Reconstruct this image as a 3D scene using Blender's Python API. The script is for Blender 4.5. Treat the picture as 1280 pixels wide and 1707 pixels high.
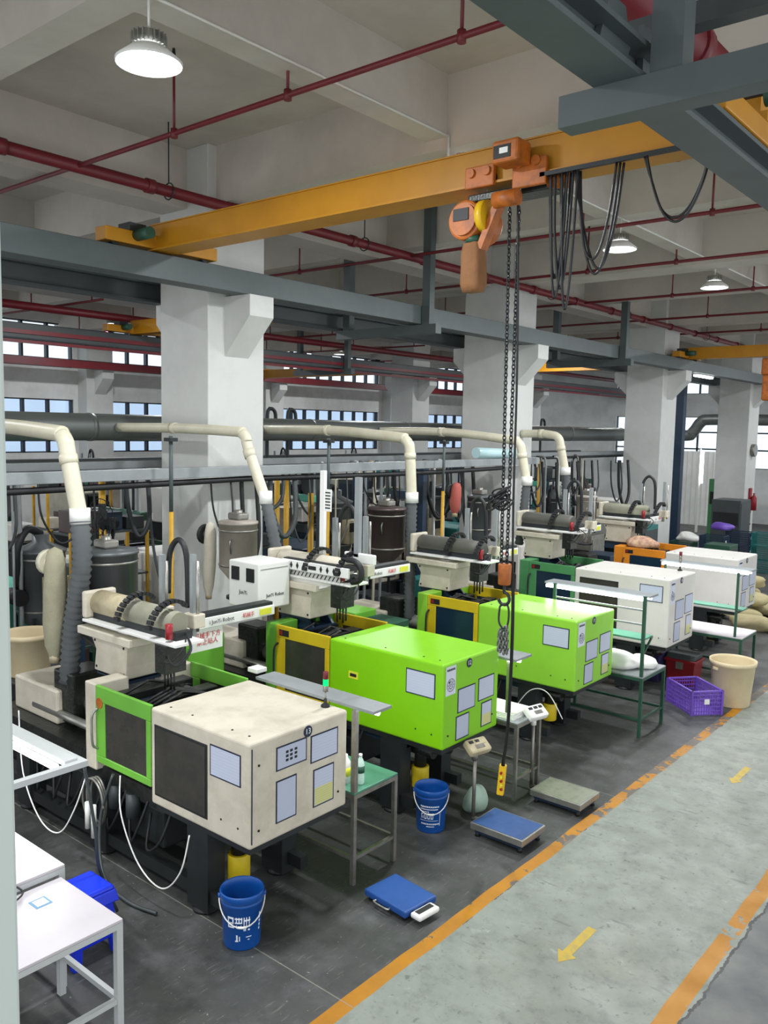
import bpy, math, random
from mathutils import Vector, Matrix, Euler
random.seed(7)
for o in list(bpy.data.objects): bpy.data.objects.remove(o)
SC = bpy.context.scene
COL = SC.collection
# ------------------------------------------------------------------ camera
cam = bpy.data.cameras.new('camera'); co = bpy.data.objects.new('camera', cam); COL.objects.link(co)
YAW, PIT, ROL, FPX = 0.693357, 0.0995863, 0.0196689, 1412.69
fw = Vector((-math.sin(YAW)*math.cos(PIT), math.cos(YAW)*math.cos(PIT), -math.sin(PIT)))
rt = Vector((math.cos(YAW), math.sin(YAW), 0)); up = rt.cross(fw)
r2 = rt*math.cos(ROL)+up*math.sin(ROL); u2 = up*math.cos(ROL)-rt*math.sin(ROL)
M = Matrix((r2, u2, -fw)).transposed().to_4x4(); M.translation = (0, 0, 3.6)
co.matrix_world = M
cam.sensor_fit = 'VERTICAL'; cam.sensor_height = 36; cam.lens = 36*FPX/1707
cam.clip_start = .05; cam.clip_end = 300
SC.camera = co
# ------------------------------------------------------------------ world, exposure
SC.view_settings.view_transform = 'Standard'; SC.view_settings.look = 'None'
SC.view_settings.gamma = 1; SC.view_settings.use_curve_mapping = False
SC.view_settings.exposure = 0.66
w = bpy.data.worlds.new('world'); SC.world = w; w.use_nodes = True
w.node_tree.nodes['Background'].inputs[0].default_value = (.93, .97, 1, 1)
w.node_tree.nodes['Background'].inputs[1].default_value = 1.0
LAMP_W = 95
# ------------------------------------------------------------------ materials
def lin(c): return c/12.92 if c <= .04045 else ((c+.055)/1.055)**2.4
def hexc(h): return tuple(lin(int(h[i:i+2], 16)/255) for i in (0, 2, 4))+(1,)
MATS = {}
def mat(name, h, rough=.5, metal=0, h2=None, scale=4, amt=.5, bump=0, bscale=60, emis=0, spec=.5, stretch=None):
    """principled with a two tone grime noise"""
    if name in MATS: return MATS[name]
    m = bpy.data.materials.new(name); m.use_nodes = True
    nt = m.node_tree; N = nt.nodes; L = nt.links; b = N['Principled BSDF']
    b.inputs['Base Color'].default_value = hexc(h); b.inputs['Roughness'].default_value = rough
    b.inputs['Metallic'].default_value = metal; b.inputs['Specular IOR Level'].default_value = spec
    if h2 or bump:
        tc = N.new('ShaderNodeTexCoord'); mp = N.new('ShaderNodeMapping'); L.new(tc.outputs['Object'], mp.inputs[0])
        if stretch: mp.inputs['Scale'].default_value = stretch
    if h2:
        n = N.new('ShaderNodeTexNoise'); n.inputs['Scale'].default_value = scale; n.inputs['Detail'].default_value = 6
        n.inputs['Roughness'].default_value = .65
        L.new(mp.outputs[0], n.inputs['Vector'])
        r = N.new('ShaderNodeMapRange'); r.inputs[1].default_value = .42; r.inputs[2].default_value = .72
        r.inputs[4].default_value = amt; L.new(n.outputs[0], r.inputs[0])
        x = N.new('ShaderNodeMix'); x.data_type = 'RGBA'; L.new(r.outputs[0], x.inputs[0])
        x.inputs[6].default_value = hexc(h); x.inputs[7].default_value = hexc(h2); L.new(x.outputs[2], b.inputs['Base Color'])
    if bump:
        n2 = N.new('ShaderNodeTexNoise'); n2.inputs['Scale'].default_value = bscale; L.new(mp.outputs[0], n2.inputs['Vector'])
        bm = N.new('ShaderNodeBump'); bm.inputs['Strength'].default_value = bump; bm.inputs['Distance'].default_value = .01
        L.new(n2.outputs[0], bm.inputs['Height']); L.new(bm.outputs[0], b.inputs['Normal'])
    if emis:
        b.inputs['Emission Color'].default_value = hexc(h); b.inputs['Emission Strength'].default_value = emis
    MATS[name] = m; return m
white_wall = mat('wall_paint', 'dfe0de', .75, h2='b4b3ae', scale=1.2, amt=.55, bump=.1)
ceil_m = mat('ceiling_plaster', 'c2bcb3', .85, h2='99938a', scale=.8, amt=.55, bump=.15, bscale=20)
col_m = mat('column_paint', 'c9cac7', .6, h2='abaca8', scale=1.1, amt=.5)
steel_gray = mat('gray_painted_steel', '4c5556', .5, h2='3a4243', scale=2, amt=.5)
steel_dark = mat('dark_gray_steel', '3f4547', .5, h2='2c3032', scale=2)
pipe_red = mat('red_pipe_paint', '701a24', .45, h2='4a1419', scale=3, amt=.5)
crane_y = mat('crane_yellow', 'b87f10', .5, h2='94600c', scale=2, amt=.45)
hoist_o = mat('hoist_orange', 'b8641c', .5, h2='5e3212', scale=9, amt=.7)
duct_m = mat('galvanised_duct', '6c716e', .42, .35, h2='4c514e', scale=1.5, stretch=(3, .4, 3))
tray_m = mat('tray_metal', '93989a', .45, .2, h2='6e7375', scale=2)
pvc = mat('ivory_pvc', 'cfcab4', .45, h2='a79e86', scale=3, amt=.4)
hose_m = mat('gray_ribbed_hose', '55595b', .6, h2='3c4042', scale=5)
body_w = mat('ivory_machine_paint', 'cbc4b3', .42, h2='978e7b', scale=3.5, amt=.5)
body_p = mat('white_machine_paint', 'd2cfc9', .4, h2='b8b4ab', scale=2.5, amt=.3)
body_g = mat('lime_machine_paint', '7fc40f', .36, h2='6fb010', scale=2, amt=.3)
body_g2 = mat('lime_machine_paint_older', '8ecb3c', .33, h2='7ab534', scale=2, amt=.3)
door_g = mat('door_green', '6cb13c', .42, h2='57942f', scale=3, amt=.4)
door_gd = mat('door_mid_green', '4d8f5a', .45, h2='3b7346', scale=3, amt=.4)
door_y = mat('door_yellow', 'cdb41c', .42, h2='ab9217', scale=3, amt=.4)
door_o = mat('door_orange', 'e08a22', .42, h2='c27318', scale=3, amt=.4)
glass_d = mat('smoked_window', '34342f', .25, h2='45403c', scale=4, amt=.8, spec=.6)
glass_b = mat('blue_tinted_window', '172c3e', .2, h2='22384a', scale=4, amt=.6, spec=.6)
iron = mat('dark_iron', '2a2e30', .5, .3, h2='191b1c', scale=5)
black = mat('black_rubber', '17181a', .55)
oily = mat('oily_machinery', '2c2f2c', .35, .4, h2='121412', scale=14, amt=.9, bump=.4, bscale=40)
steel = mat('bare_steel', 'a8a8a2', .32, .75, h2='77766f', scale=8, amt=.5)
steel_l = mat('satin_steel_leg', '8d8b84', .38, .55, h2='5d5a52', scale=10, amt=.6)
blue_d = mat('dark_blue_paint', '1c3148', .45, h2='132334', scale=4)
teal = mat('teal_paint', '1f6f6c', .45, h2='17504f', scale=3)
teal_l = mat('mint_paint', '58b79f', .4, h2='439883', scale=3)
green_d = mat('dark_green_paint', '27513f', .5, h2='1b3a2e', scale=3)
table_g = mat('green_table_mat', '4b846d', .35, h2='3c6c5a', scale=5, amt=.5)
yel_pipe = mat('yellow_post_paint', 'c79a26', .5, h2='96701c', scale=5)
bucket_b = mat('blue_bucket_plastic', '0d4f9f', .35, h2='0b4084', scale=4, amt=.4)
stool_b = mat('blue_stool_plastic', '0a2fd2', .35)
scale_b = mat('blue_scale_deck', '2f4f86', .4, h2='415f92', scale=12, amt=.6)
scale_k = mat('blue_enamel', '1f4f97', .45, h2='173f7c', scale=8, amt=.4)
scale_s = mat('steel_scale_deck', '9a9b8e', .35, .5, h2='7c7b6c', scale=12, amt=.7)
plast_w = mat('white_plastic', 'e6e6e2', .35)
plast_o = mat('old_ivory_plastic', 'b5a98b', .45, h2='8c8064', scale=12, amt=.6)
beige = mat('beige_plastic', 'd6c6a2', .45, h2='bda982', scale=3, amt=.5)
purple = mat('purple_plastic', '6c4bb3', .45)
red_p = mat('dark_red_plastic', '8c1420', .4)
paper = mat('white_paper', 'cfd4e2', .6)
navy = mat('navy_print', '16223a', .5)
ink = mat('black_ink', '14151a', .6)
inkred = mat('red_ink', 'c23a3f', .6)
inkwhite = mat('white_ink', 'e8eef4', .5)
desk_w = mat('white_desk_laminate', 'c9c3c8', .4, h2='b8b2b8', scale=3, amt=.3)
frame_w = mat('white_painted_frame', 'bcc0c0', .45)
sleeve = mat('dusty_filter_cloth', '9f9b82', .8, h2='77745e', scale=4, bump=.3)
sleeve_w = mat('white_filter_cloth', 'c9c3b4', .8, h2='a9a08e', scale=4, bump=.3)
brown_c = mat('brown_canvas', '8a5f3a', .8, h2='684527', scale=6, bump=.4)
sack_m = mat('woven_sack', 'b9ae86', .8, h2='94875c', scale=6, bump=.4)
bagw = mat('white_poly_bag', 'e2e2dc', .35, bump=.5, bscale=14)
yellow_p = mat('yellow_pendant_plastic', 'e0b51a', .4)
floor_y = mat('yellow_floor_paint', 'bd9f22', .5, h2='8f8352', scale=12, amt=.8)
label_y = mat('yellow_sticker', 'd6d83a', .5)
win_fr = mat('dark_window_frame', '232b33', .5)
bottle_w = mat('clear_water', 'c7e3da', .1, spec=.7)
def emit(name, h, s):
    m = bpy.data.materials.new(name); m.use_nodes = True; nt = m.node_tree; nt.nodes.clear()
    e = nt.nodes.new('ShaderNodeEmission'); e.inputs[0].default_value = hexc(h); e.inputs[1].default_value = s
    o = nt.nodes.new('ShaderNodeOutputMaterial'); nt.links.new(e.outputs[0], o.inputs[0]); MATS[name] = m; return m
led = emit('led_lamp', 'f2fbff', 9); tube_e = emit('led_tube', 'f6fcff', 6); green_e = emit('green_signal', '18e07a', 1.1)
def paneglass(name, h, fac):
    m = bpy.data.materials.new(name); m.use_nodes = True; nt = m.node_tree; nt.nodes.clear(); N = nt.nodes; L = nt.links
    t = N.new('ShaderNodeBsdfTransparent'); t.inputs[0].default_value = hexc(h)
    g = N.new('ShaderNodeBsdfGlossy'); g.inputs[1].default_value = .1
    x = N.new('ShaderNodeMixShader'); x.inputs[0].default_value = fac
    o = N.new('ShaderNodeOutputMaterial'); L.new(t.outputs[0], x.inputs[1]); L.new(g.outputs[0], x.inputs[2]); L.new(x.outputs[0], o.inputs[0])
    return m
glass_clear = paneglass('clear_pane', 'f4faff', .06); glass_blue = paneglass('blue_pane', 'cfdbe8', .06)
def floor_material():
    m = bpy.data.materials.new('painted_concrete'); m.use_nodes = True; nt = m.node_tree; N = nt.nodes; L = nt.links
    b = N['Principled BSDF']; tc = N.new('ShaderNodeTexCoord'); sp = N.new('ShaderNodeSeparateXYZ'); L.new(tc.outputs['Object'], sp.inputs[0])
    def noise(s, d=6, r=.6, st=None):
        n = N.new('ShaderNodeTexNoise'); n.inputs['Scale'].default_value = s; n.inputs['Detail'].default_value = d; n.inputs['Roughness'].default_value = r
        if st:
            mp = N.new('ShaderNodeMapping'); mp.inputs['Scale'].default_value = st; L.new(tc.outputs['Object'], mp.inputs[0]); L.new(mp.outputs[0], n.inputs['Vector'])
        else: L.new(tc.outputs['Object'], n.inputs['Vector'])
        return n.outputs[0]
    def mth(op, a, b_=None, c=None):
        n = N.new('ShaderNodeMath'); n.operation = op
        for i, v in enumerate((a, b_, c)):
            if v is None: continue
            if isinstance(v, (int, float)): n.inputs[i].default_value = v
            else: L.new(v, n.inputs[i])
        return n.outputs[0]
    def mr(v, a, c, x=0, y=1):
        n = N.new('ShaderNodeMapRange'); n.clamp = True
        L.new(v, n.inputs[0])
        for i, q in ((1, a), (2, c), (3, x), (4, y)): n.inputs[i].default_value = q
        return n.outputs[0]
    def mix(f, a, c):
        n = N.new('ShaderNodeMix'); n.data_type = 'RGBA'
        L.new(f, n.inputs[0]) if not isinstance(f, float) else None
        for i, q in ((6, a), (7, c)):
            if isinstance(q, str): n.inputs[i].default_value = hexc(q)
            else: L.new(q, n.inputs[i])
        return n.outputs[2]
    X = sp.outputs[0]; Y = sp.outputs[1]
    big = noise(.7); mid = noise(3.2); fine = noise(26, 8, .7); chip = noise(7, 5, .7)
    dark = mix(mr(big, .35, .7), '3c3d3c', '525351')
    dark = mix(mr(mid, .5, .75, 0, .6), dark, '67686a')
    dark = mix(mr(fine, .62, .75, 0, .4), dark, '8b8b88')
    sc = noise(9, 4, .5, (6, .7, 1)); dark = mix(mr(sc, .62, .7, 0, .4), dark, '7b7b76'); dark = mix(mr(noise(30, 3, .5), .7, .74, 0, .7), dark, '9a988f'); dark = mix(mr(noise(5, 9, .75), .5, .7, 0, .55), dark, '2b2d2d')
    aisle = mix(mr(mid, .35, .7), '8f958c', '7e847b')
    aisle = mix(mr(big, .55, .75, 0, .6), aisle, '8f8b7a')
    aisle = mix(mr(noise(5.5, 9, .75), .5, .68, 0, .75), aisle, '6c706b'); aisle = mix(mr(noise(14, 8, .7), .58, .66, 0, .7), aisle, '565b57'); aisle = mix(mr(noise(4, 8, .8), .6, .72, 0, .8), aisle, 'b1b5ae'); aisle = mix(mr(noise(3, 3, .5, (.8, 5, 1)), .66, .7, 0, .5), aisle, '5d615d')
    aisle = mix(mr(fine, .66, .74, 0, .5), aisle, '585c57')
    right = mix(mr(mid, .35, .7), '6f716d', '5e6063')
    wob = mth('MULTIPLY', mth('SUBTRACT', noise(2.5, 6, .7), .5), .16)
    Xw = mth('ADD', X, wob)
    a = mth('MULTIPLY', mth('GREATER_THAN', Xw, -3.27), mth('LESS_THAN', Xw, -1.66))
    c = mix(a, dark, aisle)
    c = mix(mth('GREATER_THAN', Xw, -1.64), c, right)
    # yellow lines with wear growing with Y
    wob2 = mth('MULTIPLY', mth('SUBTRACT', noise(1.2, 2), .5), .05); Xl = mth('ADD', X, wob2)
    l1 = mth('LESS_THAN', mth('ABSOLUTE', mth('ADD', Xl, 3.315)), .055)
    l2 = mth('MULTIPLY', mth('LESS_THAN', mth('ABSOLUTE', mth('ADD', Xl, 1.74)), .06), mth('GREATER_THAN', Y, 4.75))
    wear = mth('ADD', mth('MULTIPLY', noise(2.2, 3), .55), mth('MULTIPLY', chip, .45))
    thr = mr(Y, 4.5, 8.0, .6, .5)
    gone = mth('GREATER_THAN', wear, thr)
    keep1 = mth('MULTIPLY', l1, mth('SUBTRACT', 1, gone))
    yel = mix(mr(mid, .3, .8), 'b97d08', '9c6814')
    c = mix(mth('MULTIPLY', mth('MULTIPLY', l1, gone), .7), c, '6c6258')
    c = mix(keep1, c, yel)
    c = mix(mth('MULTIPLY', l2, mth('LESS_THAN', wear, .58)), c, yel)
    # slab joints
    jy = mth('ABSOLUTE', mth('SUBTRACT', mth('FRACT', mth('DIVIDE', mth('SUBTRACT', Y, 3.72), 4.0)), .5))
    jn = mth('GREATER_THAN', jy, .4988)
    c = mix(mth('MULTIPLY', jn, .6), c, '8d8a80')
    L.new(c, b.inputs['Base Color'])
    L.new(mr(mid, .3, .75, .38, .6), b.inputs['Roughness']); b.inputs['Specular IOR Level'].default_value = .35
    bm = N.new('ShaderNodeBump'); bm.inputs['Strength'].default_value = .12; bm.inputs['Distance'].default_value = .01
    L.new(fine, bm.inputs['Height']); L.new(bm.outputs[0], b.inputs['Normal'])
    return m
floor_m = floor_material()
def sheet_material(name, h, inkh, rows):
    m = bpy.data.materials.new(name); m.use_nodes = True; nt = m.node_tree; N = nt.nodes; L = nt.links; b = N['Principled BSDF']
    tc = N.new('ShaderNodeTexCoord'); wv = N.new('ShaderNodeTexWave'); wv.bands_direction = 'Z'; wv.inputs['Scale'].default_value = rows
    L.new(tc.outputs['Object'], wv.inputs[0]); r = N.new('ShaderNodeMapRange'); r.inputs[1].default_value = .75; r.inputs[2].default_value = .95; r.inputs[4].default_value = .45
    L.new(wv.outputs[1], r.inputs[0]); x = N.new('ShaderNodeMix'); x.data_type = 'RGBA'; L.new(r.outputs[0], x.inputs[0])
    x.inputs[6].default_value = hexc(h); x.inputs[7].default_value = hexc(inkh); L.new(x.outputs[2], b.inputs['Base Color']); b.inputs['Roughness'].default_value = .4
    return m
sheet_a = sheet_material('printed_sheet', 'bcc3d6', 'a9b1c6', 14); sheet_b = sheet_material('printed_table_sheet', 'b4bcd0', '9ea8c0', 22)
sheet_y = sheet_material('two_tone_sheet_lower', 'c9c98a', 'a6a870', 18)
# ------------------------------------------------------------------ mesh helpers
WL = {}                                   # world location of every root and part
class MB:
    def __init__(s): s.v = []; s.f = []; s.sm = []
    def add(s, vs, fs, smooth=False):
        n = len(s.v); s.v += [tuple(v) for v in vs]; s.f += [tuple(i+n for i in f) for f in fs]; s.sm += [smooth]*len(fs); return s
    def box(s, x0, x1, y0, y1, z0, z1):
        vs = [(x, y, z) for z in (z0, z1) for y in (y0, y1) for x in (x0, x1)]
        return s.add(vs, [(0, 2, 3, 1), (4, 5, 7, 6), (0, 1, 5, 4), (2, 6, 7, 3), (0, 4, 6, 2), (1, 3, 7, 5)])
    def obox(s, c, size, rot=(0, 0, 0)):
        R = Euler(rot).to_matrix(); c = Vector(c)
        vs = [c+R@Vector((x*size[0]/2, y*size[1]/2, z*size[2]/2)) for z in (-1, 1) for y in (-1, 1) for x in (-1, 1)]
        return s.add(vs, [(0, 2, 3, 1), (4, 5, 7, 6), (0, 1, 5, 4), (2, 6, 7, 3), (0, 4, 6, 2), (1, 3, 7, 5)])
    def bar(s, a, b, w, h=None, upv=(0, 0, 1)):
        a = Vector(a); b = Vector(b); d = (b-a).normalized(); u = Vector(upv)
        if abs(d.dot(u)) > .98: u = Vector((0, 1, 0))
        sd = d.cross(u).normalized(); u = sd.cross(d); h = h or w
        vs = [p+sd*x*w/2+u*z*h/2 for p in (a, b) for z in (-1, 1) for x in (-1, 1)]
        return s.add(vs, [(0, 1, 3, 2), (4, 6, 7, 5), (0, 4, 5, 1), (2, 3, 7, 6), (0, 2, 6, 4), (1, 5, 7, 3)])
    def cyl(s, a, b, r, r1=None, n=12, caps=True):
        return s.tube([a, b], [r, r if r1 is None else r1], n, caps)
    def tube(s, pts, r, n=8, caps=True):
        P = [Vector(p) for p in pts]; rs = r if isinstance(r, (list, tuple)) else [r]*len(P)
        pre = None; vs = []; fs = []
        for i, p in enumerate(P):
            d = (P[min(i+1, len(P)-1)]-P[max(i-1, 0)])
            if d.length < 1e-9: d = Vector((0, 0, 1))
            d.normalize()
            if pre is None:
                u = Vector((0, 0, 1)) if abs(d.z) < .9 else Vector((1, 0, 0)); a = d.cross(u).normalized()
            else: a = (pre-d*pre.dot(d)).normalized()
            pre = a; c = d.cross(a)
            vs += [p+(a*math.cos(t)+c*math.sin(t))*rs[i] for t in (2*math.pi*k/n for k in range(n))]
        for i in range(len(P)-1):
            for k in range(n):
                fs.append((i*n+k, i*n+(k+1) % n, (i+1)*n+(k+1) % n, (i+1)*n+k))
        s.add(vs, fs, True)
        if caps:
            m = len(s.v)-len(vs); s.f += [tuple(m+k for k in reversed(range(n))), tuple(m+(len(P)-1)*n+k for k in range(n))]; s.sm += [False, False]
        return s
    def lathe(s, prof, c=(0, 0, 0), n=20, sm=True, caps=True):
        vs = []; fs = []
        for r, z in prof: vs += [(c[0]+r*math.cos(2*math.pi*k/n), c[1]+r*math.sin(2*math.pi*k/n), c[2]+z) for k in range(n)]
        for i in range(len(prof)-1):
            for k in range(n): fs.append((i*n+k, i*n+(k+1) % n, (i+1)*n+(k+1) % n, (i+1)*n+k))
        s.add(vs, fs, sm)
        m = len(s.v)-len(vs)
        for i, rev in ((0, True), (len(prof)-1, False)):
            if caps and prof[i][0] > .001:
                f = [m+i*n+k for k in range(n)]; s.f.append(tuple(reversed(f) if rev else f)); s.sm.append(False)
        return s
    def prism(s, pts, axis, a, b):
        n = len(pts)
        def mk(p, t): return {'x': (t, p[0], p[1]), 'y': (p[0], t, p[1]), 'z': (p[0], p[1], t)}[axis]
        vs = [mk(p, a) for p in pts]+[mk(p, b) for p in pts]
        fs = [tuple(reversed(range(n))), tuple(range(n, 2*n))]+[(k, (k+1) % n, n+(k+1) % n, n+k) for k in range(n)]
        return s.add(vs, fs)
    def build(s, name, m, parent=None, bevel=0, label=None, cat=None, group=None, kind=None, seg=2, loc=None):
        if parent is None:
            if loc is None:
                xs = [v[0] for v in s.v]; ys = [v[1] for v in s.v]; zs = [v[2] for v in s.v]
                loc = ((min(xs)+max(xs))/2, (min(ys)+max(ys))/2, min(zs))
        else: loc = WL[parent.name]
        me = bpy.data.meshes.new(name); me.from_pydata([(v[0]-loc[0], v[1]-loc[1], v[2]-loc[2]) for v in s.v], [], s.f)
        me.polygons.foreach_set('use_smooth', s.sm); me.materials.append(m); me.update()
        o = bpy.data.objects.new(name, me); COL.objects.link(o)
        if parent is None: o.location = loc
        else: o.parent = parent
        WL[o.name] = loc
        if bevel:
            bv = o.modifiers.new('bevel', 'BEVEL'); bv.width = bevel; bv.segments = seg; bv.limit_method = 'ANGLE'
        tag(o, label, cat, group, kind); return o
def tag(o, label=None, cat=None, group=None, kind=None):
    for k, v in (('label', label), ('category', cat), ('group', group), ('kind', kind)):
        if v: o[k] = v
    return o
def thing(name, label, cat, loc, group=None, kind=None):
    o = bpy.data.objects.new(name, None); o.empty_display_size = .1; COL.objects.link(o); o.location = loc; WL[o.name] = tuple(loc)
    return tag(o, label, cat, group, kind)
def copy_tree(o, parent=None):
    c = o.copy(); COL.objects.link(c); c.parent = parent; WL[c.name] = WL[o.name]
    for ch in list(o.children): copy_tree(ch, c)
    return c
def dup(o, loc, label=None, rz=None):
    c = copy_tree(o); c.location = loc; WL[c.name] = tuple(loc)
    if label: c['label'] = label
    if rz is not None: c.rotation_euler.z = rz
    return c
def smooth(pts, k=6):
    P = [Vector(p) for p in pts]; out = []
    for i in range(len(P)-1):
        a = P[max(i-1, 0)]; b = P[i]; c = P[i+1]; d = P[min(i+2, len(P)-1)]
        for j in range(k):
            t = j/k; out.append(.5*((2*b)+(c-a)*t+(2*a-5*b+4*c-d)*t*t+(3*b-a-3*c+d)*t**3))
    return out+[P[-1]]
def text(body, size, m, parent, pos, face, name='lettering', rot=0, width=None):
    """flat print standing on a surface; face '+x' reads from +X, '-y' from -Y, '+z' from above"""
    cu = bpy.data.curves.new('t', 'FONT'); cu.body = body; cu.size = size; cu.align_x = 'CENTER'; cu.align_y = 'CENTER'; cu.extrude = .0008; cu.resolution_u = 2
    if width: cu.space_character = width
    t = bpy.data.objects.new('t', cu); COL.objects.link(t)
    dg = bpy.context.evaluated_depsgraph_get(); me = bpy.data.meshes.new_from_object(t.evaluated_get(dg)); bpy.data.objects.remove(t)
    R = {'+x': Euler((math.pi/2, 0, math.pi/2)), '-y': Euler((math.pi/2, 0, 0)), '+z': Euler((0, 0, 0))}[face].to_matrix().to_4x4()
    R = R@Matrix.Rotation(rot, 4, 'Z'); lp = WL[parent.name]
    me.transform(Matrix.Translation((pos[0]-lp[0], pos[1]-lp[1], pos[2]-lp[2]))@R)
    me.materials.clear(); me.materials.append(m); o = bpy.data.objects.new(name, me); COL.objects.link(o); o.parent = parent; WL[o.name] = lp
    return o
B = lambda *a: MB().box(*a)
# ================================================================== SETTING
B(-24.3, 3, -3, 36.3, -.1, 0).build('floor', floor_m, kind='structure', loc=(0, 0, 0))
B(-24.3, 3, -3, 36.3, 6.9, 7.05).build('ceiling', ceil_m, kind='structure')
COLY = [(-.3, .65), (6.6, 7.5), (13.4, 14.4), (20.7, 21.65), (27.7, 28.7)]
for y0, y1 in COLY:                                     # main beams across, run over the columns
    B(-24.3, 3, y0+.13, y1-.25, 6.23, 6.9).build('ceiling_beam', ceil_m, kind='structure')
for y in (3.2, 10.4, 17.1, 24.2, 31.5): B(-24, 3, y, y+.28, 6.33, 6.9).build('ceiling_beam', ceil_m, kind='structure')
for x0, x1 in ((-9.2, -8.7), (-17, -16.2)): B(x0, x1, -3, 36, 6.2, 6.9).build('ceiling_beam', ceil_m, kind='structure')
for x in (-4.91, -12.6, -20.3): B(x-.25, x, -3, 36, 6.34, 6.9).build('ceiling_beam', ceil_m, kind='structure')
def column(x0, x1, y0, y1, cf=True, cb=True, wide=.38):
    o = B(x0, x1, y0, y1, 0, 6.9).build('column', col_m, kind='structure', bevel=.01)
    yc = (y0+y1)/2; h = wide/2
    if cf: MB().prism([(x1-.01, 5.15), (x1+.46, 5.15), (x1+.46, 4.9), (x1-.01, 4.42)], 'y', yc-h, yc+h).build('corbel', col_m, o)
    if cb: MB().prism([(x0+.01, 5.15), (x0+.01, 4.42), (x0-.46, 4.9), (x0-.46, 5.15)], 'y', yc-h, yc+h).build('corbel', col_m, o)
    return o
for y0, y1 in COLY: column(-9.25, -8.3, y0, y1)
for y0, y1 in COLY[1:]: column(-17.0, -16.15, y0, y1-.1)
for y0 in (14.1, 21.35, 28.6): column(-24, -23.5, y0, y0+.9, True, False)
# ---- outside walls with windows: built of strips between the openings
def wall_windows_side():
    segs = [(-3, 3.9), (3.9, 7.0), (7.0, 11.6), (11.6, 13.95), (15.2, 20.9), (22.5, 28.35), (29.7, 35.8)]
    wallp = MB(); B(-24.3, -24, -3, 36.3, 0, 2.65).build('wall_left', white_wall, kind='structure')
    root = bpy.data.objects['wall_left']
    m = MB().box(-24.3, -24, -3, 36.3, 4.25, 5.2).box(-24.3, -24, -3, 36.3, 6.5, 6.9)
    ys = -3
    for a, b in segs:
        if a > ys: m.box(-24.3, -24, ys, a, 2.65, 4.25).box(-24.3, -24, ys, a, 5.2, 6.5)
        ys = b
    m.box(-24.3, -24, ys, 36.3, 2.65, 4.25).box(-24.3, -24, ys, 36.3, 5.2, 6.5)
    m.build('wall_left_upper', white_wall, kind='structure')
    k = 1
    for a, b in segs[1:]:
        for z0, z1, rows, gm in ((2.65, 4.25, (2.65, 3.02, 3.72, 4.25), glass_blue), (5.2, 6.5, (5.2, 5.9, 6.5), glass_clear)):
            w_ = thing('window_%d' % k, None, None, (-24.15, (a+b)/2, z0), kind='structure'); k += 1
            n = max(2, round((b-a)/.74)); st = (b-a)/n; f = MB()
            for i in range(n+1): f.box(-24.2, -24.05, a+i*st-.035, a+i*st+.035, z0, z1)
            for z in rows: f.box(-24.2, -24.05, a, b, z-.035, z+.035)
            f.build('window_frame', win_fr, w_)
            for i in range(n):
                for j in range(len(rows)-1):
                    B(-24.14, -24.12, a+i*st+.035, a+(i+1)*st-.035, rows[j]+.035, rows[j+1]-.035).build('pane', gm, w_)
    return k
K = wall_windows_side()
def end_wall(k):
    m = MB().box(-24.3, 3, 36, 36.3, 0, .1).box(-24.3, 3, 36, 36.3, 4.3, 5.25).box(-24.3, 3, 36, 36.3, 5.75, 6.9)
    ops = [(-16.5, -14.6), (-13.7, -11.2), (-10.6, -8.6), (-7.2, -4.6), (-4, -1)]
    x = -24.3
    for a, b in ops: m.box(x, a, 36, 36.3, .1, 4.3).box(x, a, 36, 36.3, 5.25, 5.75); x = b
    m.box(x, 3, 36, 36.3, .1, 4.3).box(x, 3, 36, 36.3, 5.25, 5.75)
    for a, b in ops: m.box(a, b, 36, 36.3, .1, 2.2)
    m.build('wall_back', white_wall, kind='structure')
    for a, b in ops:
        for z0, z1, rows in ((2.2, 4.3, (2.2, 2.95, 3.65, 4.3)), (5.25, 5.75, (5.25, 5.75))):
            w_ = thing('window_%d' % k, None, None, ((a+b)/2, 36.15, z0), kind='structure'); k += 1
            n = max(2, round((b-a)/.8)); st = (b-a)/n; f = MB()
            for i in range(n+1): f.box(a+i*st-.03, a+i*st+.03, 36.1, 36.2, z0, z1)
            for z in rows: f.box(a, b, 36.1, 36.2, z-.03, z+.03)
            f.build('window_frame', win_fr, w_)
            for i in range(n):
                for j in range(len(rows)-1):
                    B(a+i*st+.03, a+(i+1)*st-.03, 36.14, 36.16, rows[j]+.03, rows[j+1]-.03).build('pane', glass_clear, w_)
end_wall(K)
# mezzanine post right beside the camera
B(-2.0, -1.62, .5, .8, 0, 6.9).build('trim_1', mat('post_paint', 'b3bcb6', .6), kind='structure', bevel=.008)
# ================================================================== RUNWAYS, CRANES
def ibeam(m, x, z0, z1, y0, y1, w=.22, tw=.03, tf=.025):
    m.box(x-w/2, x+w/2, y0, y1, z0, z0+tf).box(x-w/2, x+w/2, y0, y1, z1-tf, z1).box(x-tw/2, x+tw/2, y0, y1, z0+tf, z1-tf)
def runway(x, y0, y1, label, m=steel_gray, rail=None, z0=5.15, z1=5.41, closed=False):
    t = thing('crane_runway', label, 'runway', (x, (y0+y1)/2, z0)); b = MB()
    if closed: b.box(x-.14, x+.14, y0, y1, z0, z1)
    else: ibeam(b, x, z0, z1, y0, y1)
    b.build('beam', m, t); B(x-.025, x+.025, y0, y1, z1, z1+.03).build('rail', iron, t)
    if rail: B(x+.12, x+.17, y0, y1, z0+.07, z0+.15).build('conductor_rail', rail, t); B(x+.1, x+.14, y0, y1, z0-.1, z0-.04).build('conductor_rail', rail, t)
    return t
runway(-8.0, -2.5, 35.8, 'long gray steel crane runway passing in front of the white columns', closed=True)
runway(-9.6, -2.5, 35.8, 'dark gray steel crane runway behind the first row of white columns', steel_dark)
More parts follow.
